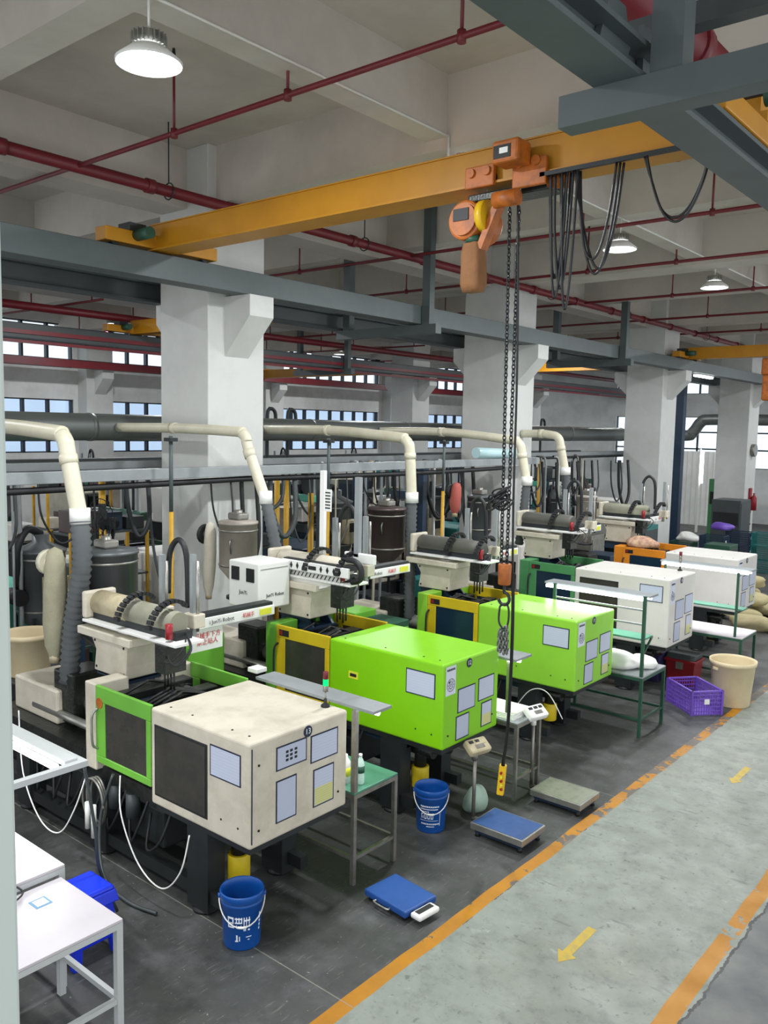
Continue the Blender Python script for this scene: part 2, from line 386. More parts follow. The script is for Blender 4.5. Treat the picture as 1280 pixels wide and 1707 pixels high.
runway(-1.72, -2.5, 35.8, 'heavy gray crane runway beam crossing the upper right corner overhead', z0=5.12, z1=5.28)
runway(-15.75, -2.5, 35.8, 'dark crane runway with red conductor rails, second from the window wall', steel_dark, pipe_red, closed=True)
runway(-17.3, -2.5, 35.8, 'dark crane runway behind the second row of columns', steel_dark, z0=5.24, z1=5.44)
runway(-23.0, -2.5, 35.8, 'reddish crane runway on corbels along the window wall', pipe_red, z0=5.15, z1=5.36, closed=True)
def girder(y, x0, x1, label, zb=5.44, h=.28, lite=crane_y):
    t = thing('overhead_crane', label, 'crane', ((x0+x1)/2, y, zb))
    g = MB(); g.box(x0, x1, y-.15, y+.15, zb, zb+.018).box(x0, x1, y-.11, y+.11, zb+.018, zb+h-.012).box(x0, x1, y-.125, y+.125, zb+h-.012, zb+h)
    g.build('girder', crane_y, t)
    for x in (x0, x1):
        q_ = x > -2; e = MB().box(x-.1, x+.1, y-.72-.28*q_, y+.72+.28*q_, 5.46-.15*q_, 5.6-.16*q_).build('end_carriage', crane_y, t, bevel=.01)
        for s in (-.58-.2*q_, .58+.2*q_): MB().cyl((x-.05, y+s, 5.49-.14*q_), (x+.05, y+s, 5.49-.14*q_), .055, n=16).build('wheel', iron, e)
        if q_: MB().cyl((x-.03, y-1.03, 5.38), (x-.03, y-.99, 5.38), .045, n=18).build('rubber_buffer', black, e); B(x-.02, x+.1, y-.3, y+.3, 5.44, 5.5).build('mounting_plate', crane_y, t)
        MB().cyl((x+.1, y-.35, 5.56), (x+.34, y-.35, 5.56), .06, n=14).build('travel_motor', green_d, t)
        B(x-.09, x+.12, y-.45, y-.25, 5.6, 5.68).build('gearbox', iron, t)
    return t
g1 = girder(5.7, -8.0, -1.72, 'yellow overhead crane girder spanning the near bay, carrying the chain hoist')
g1b = girder(21.4, -8.0, -1.72, 'yellow overhead crane girder at the far right beyond the third column')
girder(10.6, -15.75, -9.6, 'tan yellow crane girder in the second bay, left of the first column')
girder(20.6, -23.0, -17.3, 'small bright yellow crane girder by the window wall', zb=5.25)
girder(24, -15.75, -9.6, 'yellow crane girder far off between the second and third columns')
# hanger frames
def hanger(y, xa, xb, label, over=False, lo=5.14):
    t = thing('hanger_frame', label, 'steel frame', ((xa+xb)/2, y, lo-.14))
    B(xa-.2, xb+.2, y-.07, y+.07, lo-.14, lo).build('cross_bar', steel_gray, t)
    for x in (xa, xb): B(x-.07, x+.07, y-.06, y+.06, lo, 6.9 if not over else 6.9).build('post', steel_gray, t)
    return t
hanger(10.3, -9.38, -7.78, 'gray hanger frame holding the runways between first and second columns')
hanger(17.2, -9.38, -7.78, 'gray hanger frame holding the runways between second and third columns')
hanger(17.0, -17.3, -15.5, 'gray hanger frame in the second bay beside the second row of columns')
t = thing('hanger_frame', 'gray hanger frame with gusset plates around the overhead runway at upper right', 'steel frame', (-1.5, 3.66, 4.98))
B(-2.0, -.6, 3.6, 3.73, 4.98, 5.12).build('lower_bar', steel_gray, t)
B(-2.0, -.6, 3.95, 4.05, 5.43, 5.53).build('upper_bar', steel_dark, t)
B(-1.58, -1.44, 3.62, 3.74, 5.12, 6.9).build('post', steel_gray, t)
B(-.78, -.66, 3.62, 3.74, 5.12, 6.9).build('post', steel_gray, t)
MB().prism([(3.3, 5.14), (3.55, 5.14), (3.62, 5.26), (3.55, 5.4), (3.4, 5.4)], 'x', -1.7, -1.67).build('gusset_plate', steel_gray, t)
MB().prism([(3.75, 5.14), (4.0, 5.14), (3.9, 5.4), (3.75, 5.4)], 'x', -1.7, -1.67).build('gusset_plate', steel_gray, t)
# ---- hoist
t = thing('chain_hoist', 'orange electric chain hoist with brown chain bag hanging from the yellow girder', 'hoist', (-3.7, 5.7, 5.0))
B(-3.98, -3.72, 5.52, 5.56, 5.42, 5.58).build('trolley_plate', hoist_o, t, bevel=.01); B(-3.98, -3.72, 5.84, 5.88, 5.42, 5.58).build('trolley_plate', hoist_o, t, bevel=.01)
for x in (-3.92, -3.78, -3.5, -3.36):
    MB().cyl((x, 5.56, 5.49), (x, 5.6, 5.49), .05, n=14).build('trolley_wheel', iron, t)
    MB().cyl((x, 5.53, 5.53), (x, 5.5, 5.53), .035, n=12).build('wheel_hub', hoist_o, t)
B(-3.56, -3.28, 5.52, 5.56, 5.36, 5.56).build('trolley_plate', hoist_o, t, bevel=.01)
B(-3.62, -3.4, 5.33, 5.52, 5.5, 5.66).build('control_box', hoist_o, t, bevel=.02)
B(-3.6, -3.46, 5.325, 5.332, 5.53, 5.62).build('rating_plate', black, t); B(-3.55, -3.48, 5.322, 5.326, 5.56, 5.6).build('rating_label', plast_w, t)
B(-4.0, -3.28, 5.6, 5.8, 5.34, 5.4).build('frame_bar', oily, t, bevel=.01)
MB().cyl((-3.98, 5.52, 5.2), (-3.98, 5.86, 5.2), .15, n=24).build('motor_housing', hoist_o, t, bevel=.02)
MB().cyl((-3.98, 5.5, 5.2), (-3.98, 5.52, 5.2), .12, n=24).build('motor_cover', hoist_o, t)
B(-4.06, -3.92, 5.492, 5.5, 5.19, 5.28).build('rating_plate', black, t)
MB().cyl((-3.86, 5.6, 5.22), (-3.8, 5.6, 5.22), .12, n=18).build('brake_ring', yellow_p, t)
MB().bar((-3.68, 5.6, 5.36), (-3.86, 5.6, 4.98), .09, .05).build('hoist_strut', hoist_o, t)
MB().cyl((-3.7, 5.52, 5.3), (-3.5, 5.52, 5.3), .06, n=14).build('chain_guide', hoist_o, t)
MB().cyl((-3.3, 5.62, 5.4), (-3.14, 5.62, 5.38), .055, n=14).build('travel_motor', hoist_o, t)
bag = MB()
for i, (z, s) in enumerate(((5.04, .8), (4.98, 1), (4.85, 1.02), (4.72, 1.08), (4.68, .85))):
    pass
prof = [(5.03, .075, .06), (4.96, .09, .07), (4.84, .092, .075), (4.72, .1, .08), (4.66, .08, .06)]
vs = []; fs = []; n = 16
for z, a, c in prof:
    for k in range(n):
        an = 2*math.pi*k/n; q = 1+.06*math.sin(5*an+z*9)
        vs.append((-3.93+a*math.copysign(abs(math.cos(an))**.6, math.cos(an))*q, 5.6+c*math.copysign(abs(math.sin(an))**.6, math.sin(an))*q, z))
for i in range(4):
    for k in range(n): fs.append((i*n+(k+1) % n, i*n+k, (i+1)*n+k, (i+1)*n+(k+1) % n))
fs.append(tuple(4*n+k for k in reversed(range(n)))); MB().add(vs, fs, True).build('chain_bag', brown_c, t)
MB().cyl((-3.93, 5.6, 5.03), (-3.93, 5.6, 5.08), .07, n=14).build('bag_collar', green_d, t)
def chain(m, a, b, link=.042, r=.0055, wd=.013):
    a = Vector(a); b = Vector(b); L_ = (b-a).length; n = int(L_/(link*.72)); d = (b-a)/n
    for i in range(n):
        c = a+d*(i+.5); s = Vector((1, 0, 0)) if i % 2 else Vector((0, 1, 0)); u = d.normalized(); pts = []
        for k in range(8):
            an = 2*math.pi*k/8; pts.append(c+s*math.cos(an)*wd+u*math.sin(an)*link/2)
        m.tube(pts+[pts[0]], r, 4, False)
for x, y in ((-3.6, 5.7), (-3.52, 5.7)):
    m = MB(); chain(m, (x, y, 5.28), (x+.03 if x < -3.55 else x, y, 2.52)); m.build('load_chain', iron, t)
hk = MB().cyl((-3.535, 5.7, 2.55), (-3.535, 5.7, 2.38), .055, .05, n=14); hk.build('hook_block', hoist_o, t, bevel=.01)
pts = [(-3.535, 5.7, 2.38), (-3.535, 5.7, 2.32)]+[(-3.535+.05*math.sin(a), 5.7, 2.27+.05*math.cos(a)) for a in (0.2, .8, 1.5, 2.2, 3, 3.8, 4.5)]
MB().tube(smooth(pts, 3), .013, 8).build('hook', iron, t)
for ch in t.children: ch.location.x = .13 if ch.name.split('.')[0] not in ('load_chain', 'hook_block', 'hook') else .05
# chain sling on the hook
s = thing('chain_sling', 'bundled steel lifting chain looped on the crane hook', 'chain', (-3.53, 5.7, 1.85)); SL = s
m = MB(); m.tube(smooth([(-3.57, 5.7, 2.2), (-3.575, 5.7, 2.08), (-3.53, 5.7, 2.03), (-3.49, 5.7, 2.08), (-3.49, 5.7, 2.2), (-3.53, 5.7, 2.23), (-3.57, 5.7, 2.2)], 4), .008, 6); m.build('sling_ring', iron, s)
m = MB()
for i in range(7):
    a = i*.9; x = -3.53+.03*math.cos(a); y = 5.7+.03*math.sin(a); chain(m, (x, y, 2.06-.01*i), (x+.008*math.cos(a), y, 1.83+.015*(i % 3)), .045, .007)
m.build('chain_bundle', mat('galvanised_chain', '8f938f', .35, .6, h2='3e4240', scale=40, amt=.9), s)
SL.location.x += .05
# pendant
p = thing('pendant_control', 'yellow crane pendant control hanging on a long black cable', 'remote control', (-3.6, 5.95, .52))
cab = smooth([(-3.46, 5.66, 5.4), (-3.44, 5.7, 4.2), (-3.44, 5.72, 3), (-3.45, 5.78, 2.0), (-3.52, 5.88, 1.2), (-3.58, 5.93, .85)], 8)
MB().tube(cab, .009, 6).build('cable', black, p); MB().tube([(q[0]+.008, q[1]+.01, q[2]) for q in cab][20:], .006, 6).build('support_rope', black, p)
MB().obox((-3.6, 5.95, .67), (.06, .05, .27), (0, .07, .4)).build('housing', yellow_p, p, bevel=.012)
MB().cyl((-3.585, 5.94, .8), (-3.575, 5.935, .9), .018, .01, n=10).build('cable_sleeve', black, p)
for i in range(5): MB().cyl((-3.575+.003*i-.012, 5.92, .74-.035*i), (-3.57-.012, 5.905, .74-.035*i), .011, n=10).build('push_button', label_y if i % 2 else red_p, p)
# knot of coiled cable at mid height on the chain
k = thing('coiled_cable', 'black cable coiled in a knot around the hoist chains', 'cable', (-3.5, 5.68, 2.98))
m = MB()
for i in range(9):
    c = Vector((-3.53+random.uniform(-.05, .05), 5.66, 3.06+random.uniform(-.05, .06))); a0 = random.uniform(0, 3); r_ = random.uniform(.05, .1)
    m.tube([c+Vector((r_*math.cos(a), .02*math.sin(2*a+a0), r_*.7*math.sin(a+a0))) for a in (2*math.pi*q/14 for q in range(15))], .008, 5, False)
m.build('coil', black, k)
# festoon cables under the girder
f = thing('festoon_cable', 'looped black festoon cables hanging under the yellow girder', 'cable', (-2.8, 5.55, 4.6), None)
B(-3.2, -1.75, 5.52, 5.55, 5.41, 5.44).build('track', iron, f)
def loop(x0, x1, drop, y=5.54, r=.009, off=0):
    return MB().tube(smooth([(x0, y, 5.41), (x0+(x1-x0)*.12+off, y, 5.41-drop*.45), (x0+(x1-x0)*.3, y, 5.41-drop*.85), ((x0+x1)/2, y, 5.41-drop), (x0+(x1-x0)*.7, y, 5.41-drop*.88), (x0+(x1-x0)*.88, y, 5.41-drop*.5), (x1, y, 5.41)], 6), r, 6)
for a, c, d in ((-3.13, -3.0, .72), (-3.11, -2.98, .86), (-3.08, -2.94, .8), (-3.05, -2.97, .7), (-3.02, -2.9, .95), (-2.93, -2.62, .62), (-2.91, -2.6, .72), (-2.9, -2.58, .68), (-2.42, -1.98, .42), (-2.4, -1.97, .45)):
    loop(a, c, d, 5.54+random.uniform(-.03, .03), off=random.uniform(-.02, .02)).build('cable_loop', black, f)
# small hoist on far crane
q = thing('chain_hoist', 'small orange chain hoist hanging from the far right crane', 'hoist', (-6.0, 21.3, 4.6))
B(-6.15, -5.7, 21.2, 21.5, 5.0, 5.4).build('motor_housing', hoist_o, q, bevel=.04); B(-6.1, -5.85, 21.15, 21.4, 4.4, 5.0).build('chain_bag', hoist_o, q, bevel=.04)
MB().cyl((-5.8, 21.3, 5.0), (-5.8, 21.3, 2.2), .02, n=6).build('load_chain', iron, q)
# ================================================================== CEILING PIPES, LAMPS
pm = thing('fire_main_pipe', 'thick dark red fire main pipe running the length of the near bay', 'pipe', (-8.1, 16, 6.08))
MB().cyl((-8.1, -2.5, 6.16), (-8.1, 35, 6.16), .062, n=16).build('pipe', pipe_red, pm)
for y in [4.0+1.65*i for i in range(19)]:
    MB().cyl((-8.1, y-.05, 6.16), (-8.1, y+.05, 6.16), .078, n=16).build('coupling', pipe_red, pm)
for y in (5.9, 9.2, 14.6, 18, 23): MB().tube([(-8.1+.09*math.cos(a), y, 6.16+.09*math.sin(a)) for a in (2*math.pi*i/12 for i in range(13))], .008, 5, False).cyl((-8.1, y, 6.25), (-8.1, y, 6.9), .008, n=6).build('pipe_hanger', iron, pm)
rise = [-6.48, -5.03, -3.39]
names = ['nearest', 'second nearest', 'third', 'fourth', 'fifth', 'sixth', 'farthest']
for i, y in enumerate((4.78, 8.0, 10.2, 12.8, 15.85, 19.0, 22.1)):
    s = thing('sprinkler_pipe', 'thin dark red sprinkler pipe across the near bay, %s from the camera' % names[i], 'pipe', (-5.5, y, 6.1))
    MB().cyl((-15, y, 6.16), (2.5, y, 6.16), .024, n=8).build('pipe', pipe_red, s)
    for x in (-11.7, -10.2, -6.48, -5.03, -3.39, -1.0):
        x += .25*math.sin(i*2.1)*(i > 0)
        MB().cyl((x, y, 6.16), (x, y, 6.86), .013, n=6).build('riser', pipe_red, s)
        MB().cyl((x, y, 6.12), (x, y, 6.2), .032, n=8).build('tee', pipe_red, s)
        MB().cyl((x, y, 6.8), (x, y, 6.88), .022, .012, n=6).build('sprinkler_head', iron, s)
pm2 = thing('fire_main_pipe', 'red fire main pipe in the second bay before the second column row', 'pipe', (-15.2, 16, 5.7))
MB().cyl((-15.9, -2.5, 5.78), (-15.9, 35, 5.78), .08, n=12).build('pipe', pipe_red, pm2)
pm3 = thing('fire_main_pipe', 'large red fire main pipe at upper right above the overhead runway', 'pipe', (-2.1, 16, 5.8))
MB().cyl((-2.1, -2.5, 5.95), (-2.1, 35, 5.95), .14, n=20).build('pipe', pipe_red, pm3)
for y in (5.3, 9, 13): MB().cyl((-2.1, y, 5.95), (-2.1, y+.12, 5.95), .16, n=20).cyl((-2.1, y+.06, 6.1), (-2.1, y+.06, 6.9), .01, n=6).build('coupling', pipe_red, pm3)
names2 = ['left of the first column', 'right of the first column', 'before the second column', 'past the second column', 'far beyond the second column']
for i, y in enumerate((9.5, 13, 16.5, 20, 24)):
    s = thing('sprinkler_pipe', 'thin red sprinkler pipe across the middle bay, %s' % names2[i], 'pipe', (-19.5, y, 5.9))
    MB().cyl((-23.8, y, 6.0), (-15.2, y, 6.0), .024, n=6).build('pipe', pipe_red, s)
    for x in (-22, -19.4, -18, -15.6): MB().cyl((x, y, 6.0), (x, y, 6.6), .016, n=6).build('riser', pipe_red, s)
cd = thing('ceiling_conduit', 'thin cream conduit running under the near ceiling beam', 'conduit', (-4.9, 5, 6.3))
MB().cyl((-4.88, -2, 6.335), (-4.88, 6.72, 6.335), .012, n=6).cyl((-4.88, 6.715, 6.335), (-4.88, 6.715, 5.9), .012, n=6).build('conduit_pipe', plast_w, cd)
MB().cyl((-4.88, 7.3, 6.335), (-4.88, 30, 6.335), .012, n=6).build('conduit_pipe', plast_w, cd)
def highbay(label, loc, group=None):
    x, y, z = loc
    t = thing('high_bay_lamp', label, 'lamp', (x, y, z), group)
    MB().lathe([(.21, 0), (.205, .02), (.12, .085), (.1, .1), (.1, .105), (.115, .1), (.215, .018), (.21, 0)], (x, y, z), 28, caps=False).build('reflector', plast_w, t)
    MB().lathe([(.0, .03), (.165, .03), (.165, .034), (.0, .034)], (x, y, z), 28).build('diffuser', led, t)
    m = MB().lathe([(.09, .1), (.09, .19), (.05, .2)], (x, y, z), 20)
    for k_ in range(20):
        a = 2*math.pi*k_/20; m.obox((x+.1*math.cos(a), y+.1*math.sin(a), z+.15), (.03, .006, .075), (0, 0, a))
    m.build('heat_sink', steel, t)
    MB().cyl((x, y, z+.2), (x, y, 6.34), .009, n=6).build('hanging_rod', plast_w, t)
    L_ = bpy.data.lights.new('lamp_light', 'AREA'); L_.shape = 'DISK'; L_.size = .36; L_.energy = LAMP_W; L_.color = (.95, .98, 1)
    lo = bpy.data.objects.new('lamp_light', L_); COL.objects.link(lo); lo.parent = t; lo.location = (0, 0, -.01)
    return t
highbay('large glowing high bay lamp at upper left, nearest the camera', (-4.87, 3.4, 5.9))
highbay('high bay lamp hanging right of the festoon loops, under the conduit', (-4.87, 10.5, 5.93))
highbay('smaller high bay lamp at the right, hanging farther along the conduit', (-4.87, 14.05, 5.93))
highbay('high bay lamp hidden behind the yellow girder', (-4.87, 7.0, 6.05))
for i, (x, y) in enumerate([(-4.87, 18), (-4.87, 24), (-4.87, 30), (-12.72, 3), (-12.72, 9), (-12.72, 15.5), (-12.72, 22.5), (-12.72, 30), (-20.42, 6), (-20.42, 13), (-20.42, 22), (-20.42, 30), (-4.87, -.8)]):
    highbay('round high bay lamp of the far ceiling rows', (x, y, 6.1), 'high bay lamps farther off')
# ================================================================== DUCTS AND TRAYS behind the machine row
d = thing('air_duct', 'thick gray round duct running behind the white columns at eye level', 'duct', (-9.9, 10, 3.2))
MB().cyl((-9.95, -2, 3.53), (-9.95, 23.5, 3.53), .175, n=28).build('duct_tube', duct_m, d)
for y in (2, 6, 10, 12.5, 16, 19, 22): MB().cyl((-9.95, y-.03, 3.53), (-9.95, y+.03, 3.53), .182, n=28).build('duct_joint', duct_m, d)
d2 = thing('air_duct', 'gray duct with an upturned elbow near the far end wall', 'duct', (-12.5, 34, 3.3))
MB().tube(smooth([(-15.5, 34, 3.5), (-12.7, 34, 3.5), (-12.3, 34, 3.65), (-12.0, 34, 4.05), (-11.6, 34, 4.15), (-9, 34, 4.15)], 5), .22, 14).build('duct_tube', duct_m, d2)
tr = thing('cable_tray', 'long pale gray cable tray crossing in front of the first column', 'cable tray', (-8.05, 10, 2.95))
B(-8.12, -8.0, -1, 14.2, 2.97, 3.09).build('tray', tray_m, tr, bevel=.005)
MB().tube([(-8.06, -1, 2.93)]+[(-8.06, y, 2.93-.03*abs(math.sin(y*.45))) for y in range(0, 14)], .035, 8).build('cable_bundle', black, tr)
tr2 = thing('cable_tray', 'gray cable tray ending behind the columns, above the machines', 'cable tray', (-9.6, 10, 3.0))
B(-9.68, -9.55, -1, 22.8, 3.0, 3.1).build('tray', tray_m, tr2, bevel=.005); MB().cyl((-9.5, -1, 2.98), (-9.5, 22, 2.98), .03, n=8).build('conduit', iron, tr2)
tr3 = thing('cable_tray', 'dark cable tray farther back over the second machine row', 'cable tray', (-12.2, 10, 2.9))
B(-12.3, -12.1, -1, 24, 2.92, 3.02).build('tray', steel_dark, tr3)
# exhaust hoses: horizontal PVC pipe, elbow, drop and ribbed hose
def exhaust(label, y, xs, zx, xe, drop, end, r=.065, hr=.075, mid=None):
    """xs start of the pipe at the duct, xe elbow"""
    t = thing('exhaust_pipe', label, 'exhaust pipe', (xe, y, end[2]))
    zt = zx
    P = [(xs, y, 3.53), ((xs+xe)/2, y, 3.54), (xe-.2, y, zt+.02), (xe-.1, y, zt), (xe-.03, y, zt-.06), (xe, y, zt-.16), (drop[0], drop[1], drop[2])]
    MB().tube(smooth(P, 5), r, 14).build('pvc_pipe', pvc, t)
    MB().cyl((xs+(xe-xs)*.45, y, 3.54), (xs+(xe-xs)*.45+.08, y, 3.54), r*1.12, n=14).build('pipe_joint', pvc, t)
    MB().cyl((xe+.003, y, zt-.18), (xe+(drop[0]-xe)*.15, y, zt-.26), r*1.12, n=14).build('pipe_joint', pvc, t)
    dv = Vector(drop); MB().cyl(dv+Vector((0, 0, .1)), dv-Vector((-.005, 0, .04)), r*1.22, n=14).build('collar', plast_w, t)
    path = smooth([drop]+(mid or [])+[end], 6)
    L_ = [0]
    for a, c in zip(path, path[1:]): L_.append(L_[-1]+(Vector(c)-Vector(a)).length)
    n = int(L_[-1]/.03); pts = []; rs = []
    for i in range(n+1):
        s_ = L_[-1]*i/n; j = max(jj for jj in range(len(L_)) if L_[jj] <= s_+1e-9); j = min(j, len(path)-2); u = (s_-L_[j])/(L_[j+1]-L_[j])
        pts.append(Vector(path[j]).lerp(Vector(path[j+1]), u)); rs.append(hr if i % 2 else hr*.8)
    MB().tube(pts, rs, 14).build('ribbed_hose', hose_m, t)
    return t
exhaust('ivory exhaust pipe at far left with long ribbed hose down by the gray drum', 4.1, -9.75, 3.47, -7.17, (-6.98, 4.1, 2.72), (-7.12, 4.05, 1.2), .075, .095, [(-6.93, 4.08, 2.3), (-7.05, 4.05, 1.7)])
exhaust('ivory exhaust pipe crossing the first column, elbow above machine 12', 6.3, -9.75, 3.5, -7.22, (-6.93, 6.3, 2.78), (-6.78, 6.35, 1.9), .06, .07, [(-6.83, 6.3, 2.5), (-6.77, 6.32, 2.2)])
exhaust('ivory exhaust pipe with straight ribbed hose behind machine 12', 8.85, -9.75, 3.45, -6.93, (-6.88, 8.85, 2.65), (-6.88, 8.85, 1.05), .07, .078, [(-6.88, 8.85, 1.9)])
exhaust('ivory exhaust pipe just right of the hoist chains', 11.6, -9.75, 3.42, -6.86, (-6.75, 11.6, 2.78), (-6.85, 11.6, 1.8), .07, .075, [(-6.78, 11.6, 2.4)])
exhaust('ivory exhaust pipe farthest along, behind machine 10', 14.0, -8.28, 3.5, -7.47, (-7.35, 14.0, 2.84), (-7.26, 14.0, 1.6), .075, .09, [(-7.3, 14, 2.3)])
def post(label, x, y, ztop, r=.022, split=2.62, group=None):
    t = thing('support_post', label, 'post', (x, y, 0), group)
    MB().cyl((x, y, 0), (x, y, split), r*1.2, n=10).build('lower_pole', yel_pipe, t)
    MB().cyl((x, y, split), (x, y, ztop), r, n=10).build('upper_pole', steel_gray, t)
    B(x-.06, x+.06, y-.05, y+.05, ztop-.06, ztop-.02).build('clamp', iron, t); return t
post('yellow and gray post in front of the first column', -7.8, 5.69, 3.46)
post('yellow and gray post behind the robot of machine 12', -7.8, 8.21, 3.44)
post('yellow and gray post left of the hoist chains', -7.8, 10.83, 3.42)
# ================================================================== MACHINES OF THE FRONT ROW
def sheet(root, y0, y1, z0, z1, x=0, m=None, face='x', border=True, twotone=False):
    rx, ry, _ = WL[root.name]
    if face == 'x': bx = (rx+x-.002, rx+x+.003, ry+y0, ry+y1, z0, z1); ins = lambda e: (bx[0], rx+x+.0045, bx[2]+e, bx[3]-e, z0+e, z1-e)
    else: bx = (rx+y0, rx+y1, ry+x-.003, ry+x+.002, z0, z1); ins = lambda e: (bx[0]+e, bx[1]-e, ry+x-.0045, ry+x, z0+e, z1-e)
    if border:
        p_ = B(*bx).build('notice_border', navy, root); B(*ins(.011)).build('notice_sheet', m or sheet_a, p_)
        if twotone:
            i = ins(.014); B(i[0], i[1]+.001, i[2], i[3], i[4], (i[4]+i[5])/2).build('notice_lower_half', sheet_y, p_)
    else: p_ = B(*bx).build('notice_sheet', m or paper, root)
    return p_
def machine(num, Y, W, L, z0, z1, mb, md, mp, label, gl, zd0=.82, side_sheet=True, robot=True):
    X0 = -4.2
    r = thing('injection_moulding_machine', label, 'machine', (X0, Y, 0))
    R = lambda a, b_, c, d_, e, f_: B(X0+a, X0+b_, Y+c, Y+d_, e, f_)
    R(-L, 0, 0, W, z0, z1).build('end_cover', mb, r, bevel=.022, seg=3)
    R(-L+.03, -.03, .03, W-.03, z0-.05, z0+.01).build('cover_skirt', iron, r)
    R(-.001, .004, .015, .022, z0+.04, z1-.04).build('panel_seam', navy, r) if num == 13 else None
    for (yy, zz) in ((.08, z1-.17), (.08, z0+.12), (W-.1, z0+.14)): MB().cyl((X0, Y+yy, zz), (X0+.006, Y+yy, zz), .009, n=8).build('screw', black, r)
    for xx in (-.12, -.3, -.75, -L+.12):
        MB().cyl((X0+xx, Y+.1, z1), (X0+xx, Y+.1, z1+.004), .009, n=6).build('screw', black, r)
        MB().cyl((X0+xx, Y-.004, z0+.12+.05*abs(xx)), (X0+xx, Y, z0+.12+.05*abs(xx)), .008, n=6).build('screw', black, r)
    # number badge
    yb = .55 if num == 13 else .4*W+.03; zb = z1-.055
    bd = MB().cyl((X0+.001, Y+yb, zb), (X0+.004, Y+yb, zb), .043, n=28).build('number_badge', navy, r)
    text(str(num), .058, inkwhite, bd, (X0+.005, Y+yb, zb), '+x')
    # notices
    if num == 13:
        S = [(.24, .54, 1.19, 1.365), (.58, .87, 1.145, 1.355), (.24, .44, .81, 1.12), (.61, .83, .8, 1.09)]
    else:
        a = W/.9; t_ = z1-1.54; h = (z1-z0)/.78
        S = [(.22*a, .5*a, z1-.49*h, z1-.265*h), (.55*a, .82*a, z1-.46*h, z1-.24*h), (.2*a, .41*a, z1-.74*h, z1-.515*h), (.61*a, .79*a, z1-.72*h, z1-.485*h)]
        q_ = sheet(r, .03*a, .18*a, z1-.29*h, z1-.03*h, 0, paper, border=False)
        cy = Y+.105*a; cz = z1-.2*h
        m_ = MB()
        for rr in (.058, .03, .012): m_.tube([(X0+.004, cy+rr*math.cos(t), cz+rr*math.sin(t)) for t in (2*math.pi*i/20 for i in range(21))], .0022, 4, False)
        for i in range(10): t = 2*math.pi*i/10; m_.bar((X0+.004, cy+.03*math.cos(t), cz+.03*math.sin(t)), (X0+.004, cy+.058*math.cos(t), cz+.058*math.sin(t)), .002)
        m_.build('dial_print', ink, q_)
        for i in range(5): R(.002, .005, (.045+.025*i)*a, (.062+.025*i)*a, z1-.07*h, z1-.05*h).build('title_print', ink, q_)
    for i, (a, b_, c, d_) in enumerate(S): sheet(r, a, b_, c, d_, 0, (sheet_b, sheet_a, sheet_b, sheet_a)[i], twotone=(i == 3))
    if num == 13:
        for yy in (.33, .37, .415):
            for zz in (1.24, 1.27, 1.3): R(.004, .0062, yy, yy+.025, zz, zz+.018).build('print_block', ink, r)
    if num != 9: sheet(r, -.42, -.09, z1-.33, z1-.1, 0, sheet_a, 'y')
    # side window of the cover
    if num in (13, 10):
        a, b_ = ((-1.06, -.47) if num == 13 else (-1.3, -.75))
        f_ = R(a-.02, b_+.02, -.004, .006, z0+.08, z1-.12).build('side_window_frame', black, r, bevel=.004)
        R(a, b_, -.008, .004, z0+.1, z1-.14).build('side_window', glass_d, f_)
    if num == 12:
        R(-1.12, -1.0, -.004, 0, 1.2, 1.27).build('type_plate', label_y, r); R(-1.1, -1.02, -.0055, -.003, 1.22, 1.25).build('plate_print', ink, r)
    # doors, both sides
    D0, D1 = -L-.76, -L-.005
    for s_, yy in ((0, 0), (1, W-.03)):
        m_ = MB(); A = lambda a, b_, e, f_: m_.box(X0+a, X0+b_, Y+yy, Y+yy+.03, e, f_)
        A(D0, D1, zd0, zd0+.06); A(D0, D1, z1-.12, z1+.01); A(D0, D0+.13, zd0+.06, z1-.12); A(D1-.06, D1, zd0+.06, z1-.12)
        dr = m_.build('sliding_door', md, r, bevel=.006)
        R(D0+.13, D1-.06, yy+.008, yy+.02, zd0+.06, z1-.12).build('door_window', gl, dr)
        if s_ == 0:
            hd = [(X0+D0+.03, Y, z1-.18), (X0+D0+.025, Y-.045, z1-.22), (X0+D0+.02, Y-.05, (z1+zd0)/2), (X0+D0+.025, Y-.045, zd0+.16), (X0+D0+.03, Y, zd0+.12)]
            MB().tube(smooth(hd, 4), .011, 8).build('handle', black if num != 13 else steel, dr)
            if num == 13: MB().cyl((X0+D0+.06, Y, z1-.13), (X0+D0+.06, Y-.005, z1-.13), .045, n=16).build('warning_sticker', hoist_o, dr)
            else: R(D0+.05, D0+.19, -.003, .001, z1-.095, z1-.03).build('warning_sticker', ink, dr); R(D0+.06, D0+.1, -.005, .001, z1-.085, z1-.04).build('sticker_print', red_p, dr)
    R(D0-.16, D0-.003, 0, .32, z0+.04, z1+.015).build('corner_post', mp, r, bevel=.012)
    R(D0-.16, D0-.003, W-.3, W, z0+.04, z1+.0).build('corner_post', mp, r, bevel=.012)
    # clamping area
    R(D0-.1, -L+.02, .06, W-.06, z0-.05, z0+.06).build('machine_bed', oily, r)
    for a in (D0+.02, D0+.36, D1-.16): R(a, a+.14, .12, W-.12, z0+.06, z1-.08).build('platen', oily, r, bevel=.01)
    for yy in (.2, W-.2):
        for zz in (z0+.2, z1-.16): MB().cyl((X0+D0-.05, Y+yy, zz), (X0+D1+.05, Y+yy, zz), .028, n=10).build('tie_bar', steel, r)
    R(D0+.17, D0+.35, .25, W-.25, z0+.2, z1-.14).build('mould_half', blue_d, r, bevel=.01)
    m_ = MB()
    for i in range(5):
        a = random.uniform(D0+.1, D1-.1); m_.tube(smooth([(X0+a, Y+.15, z1-.1), (X0+a+.1, Y+.3, z1+.0), (X0+a-.05, Y+.5, z1-.05), (X0+a+.05, Y+W-.15, z1-.14)], 5), .012, 6)
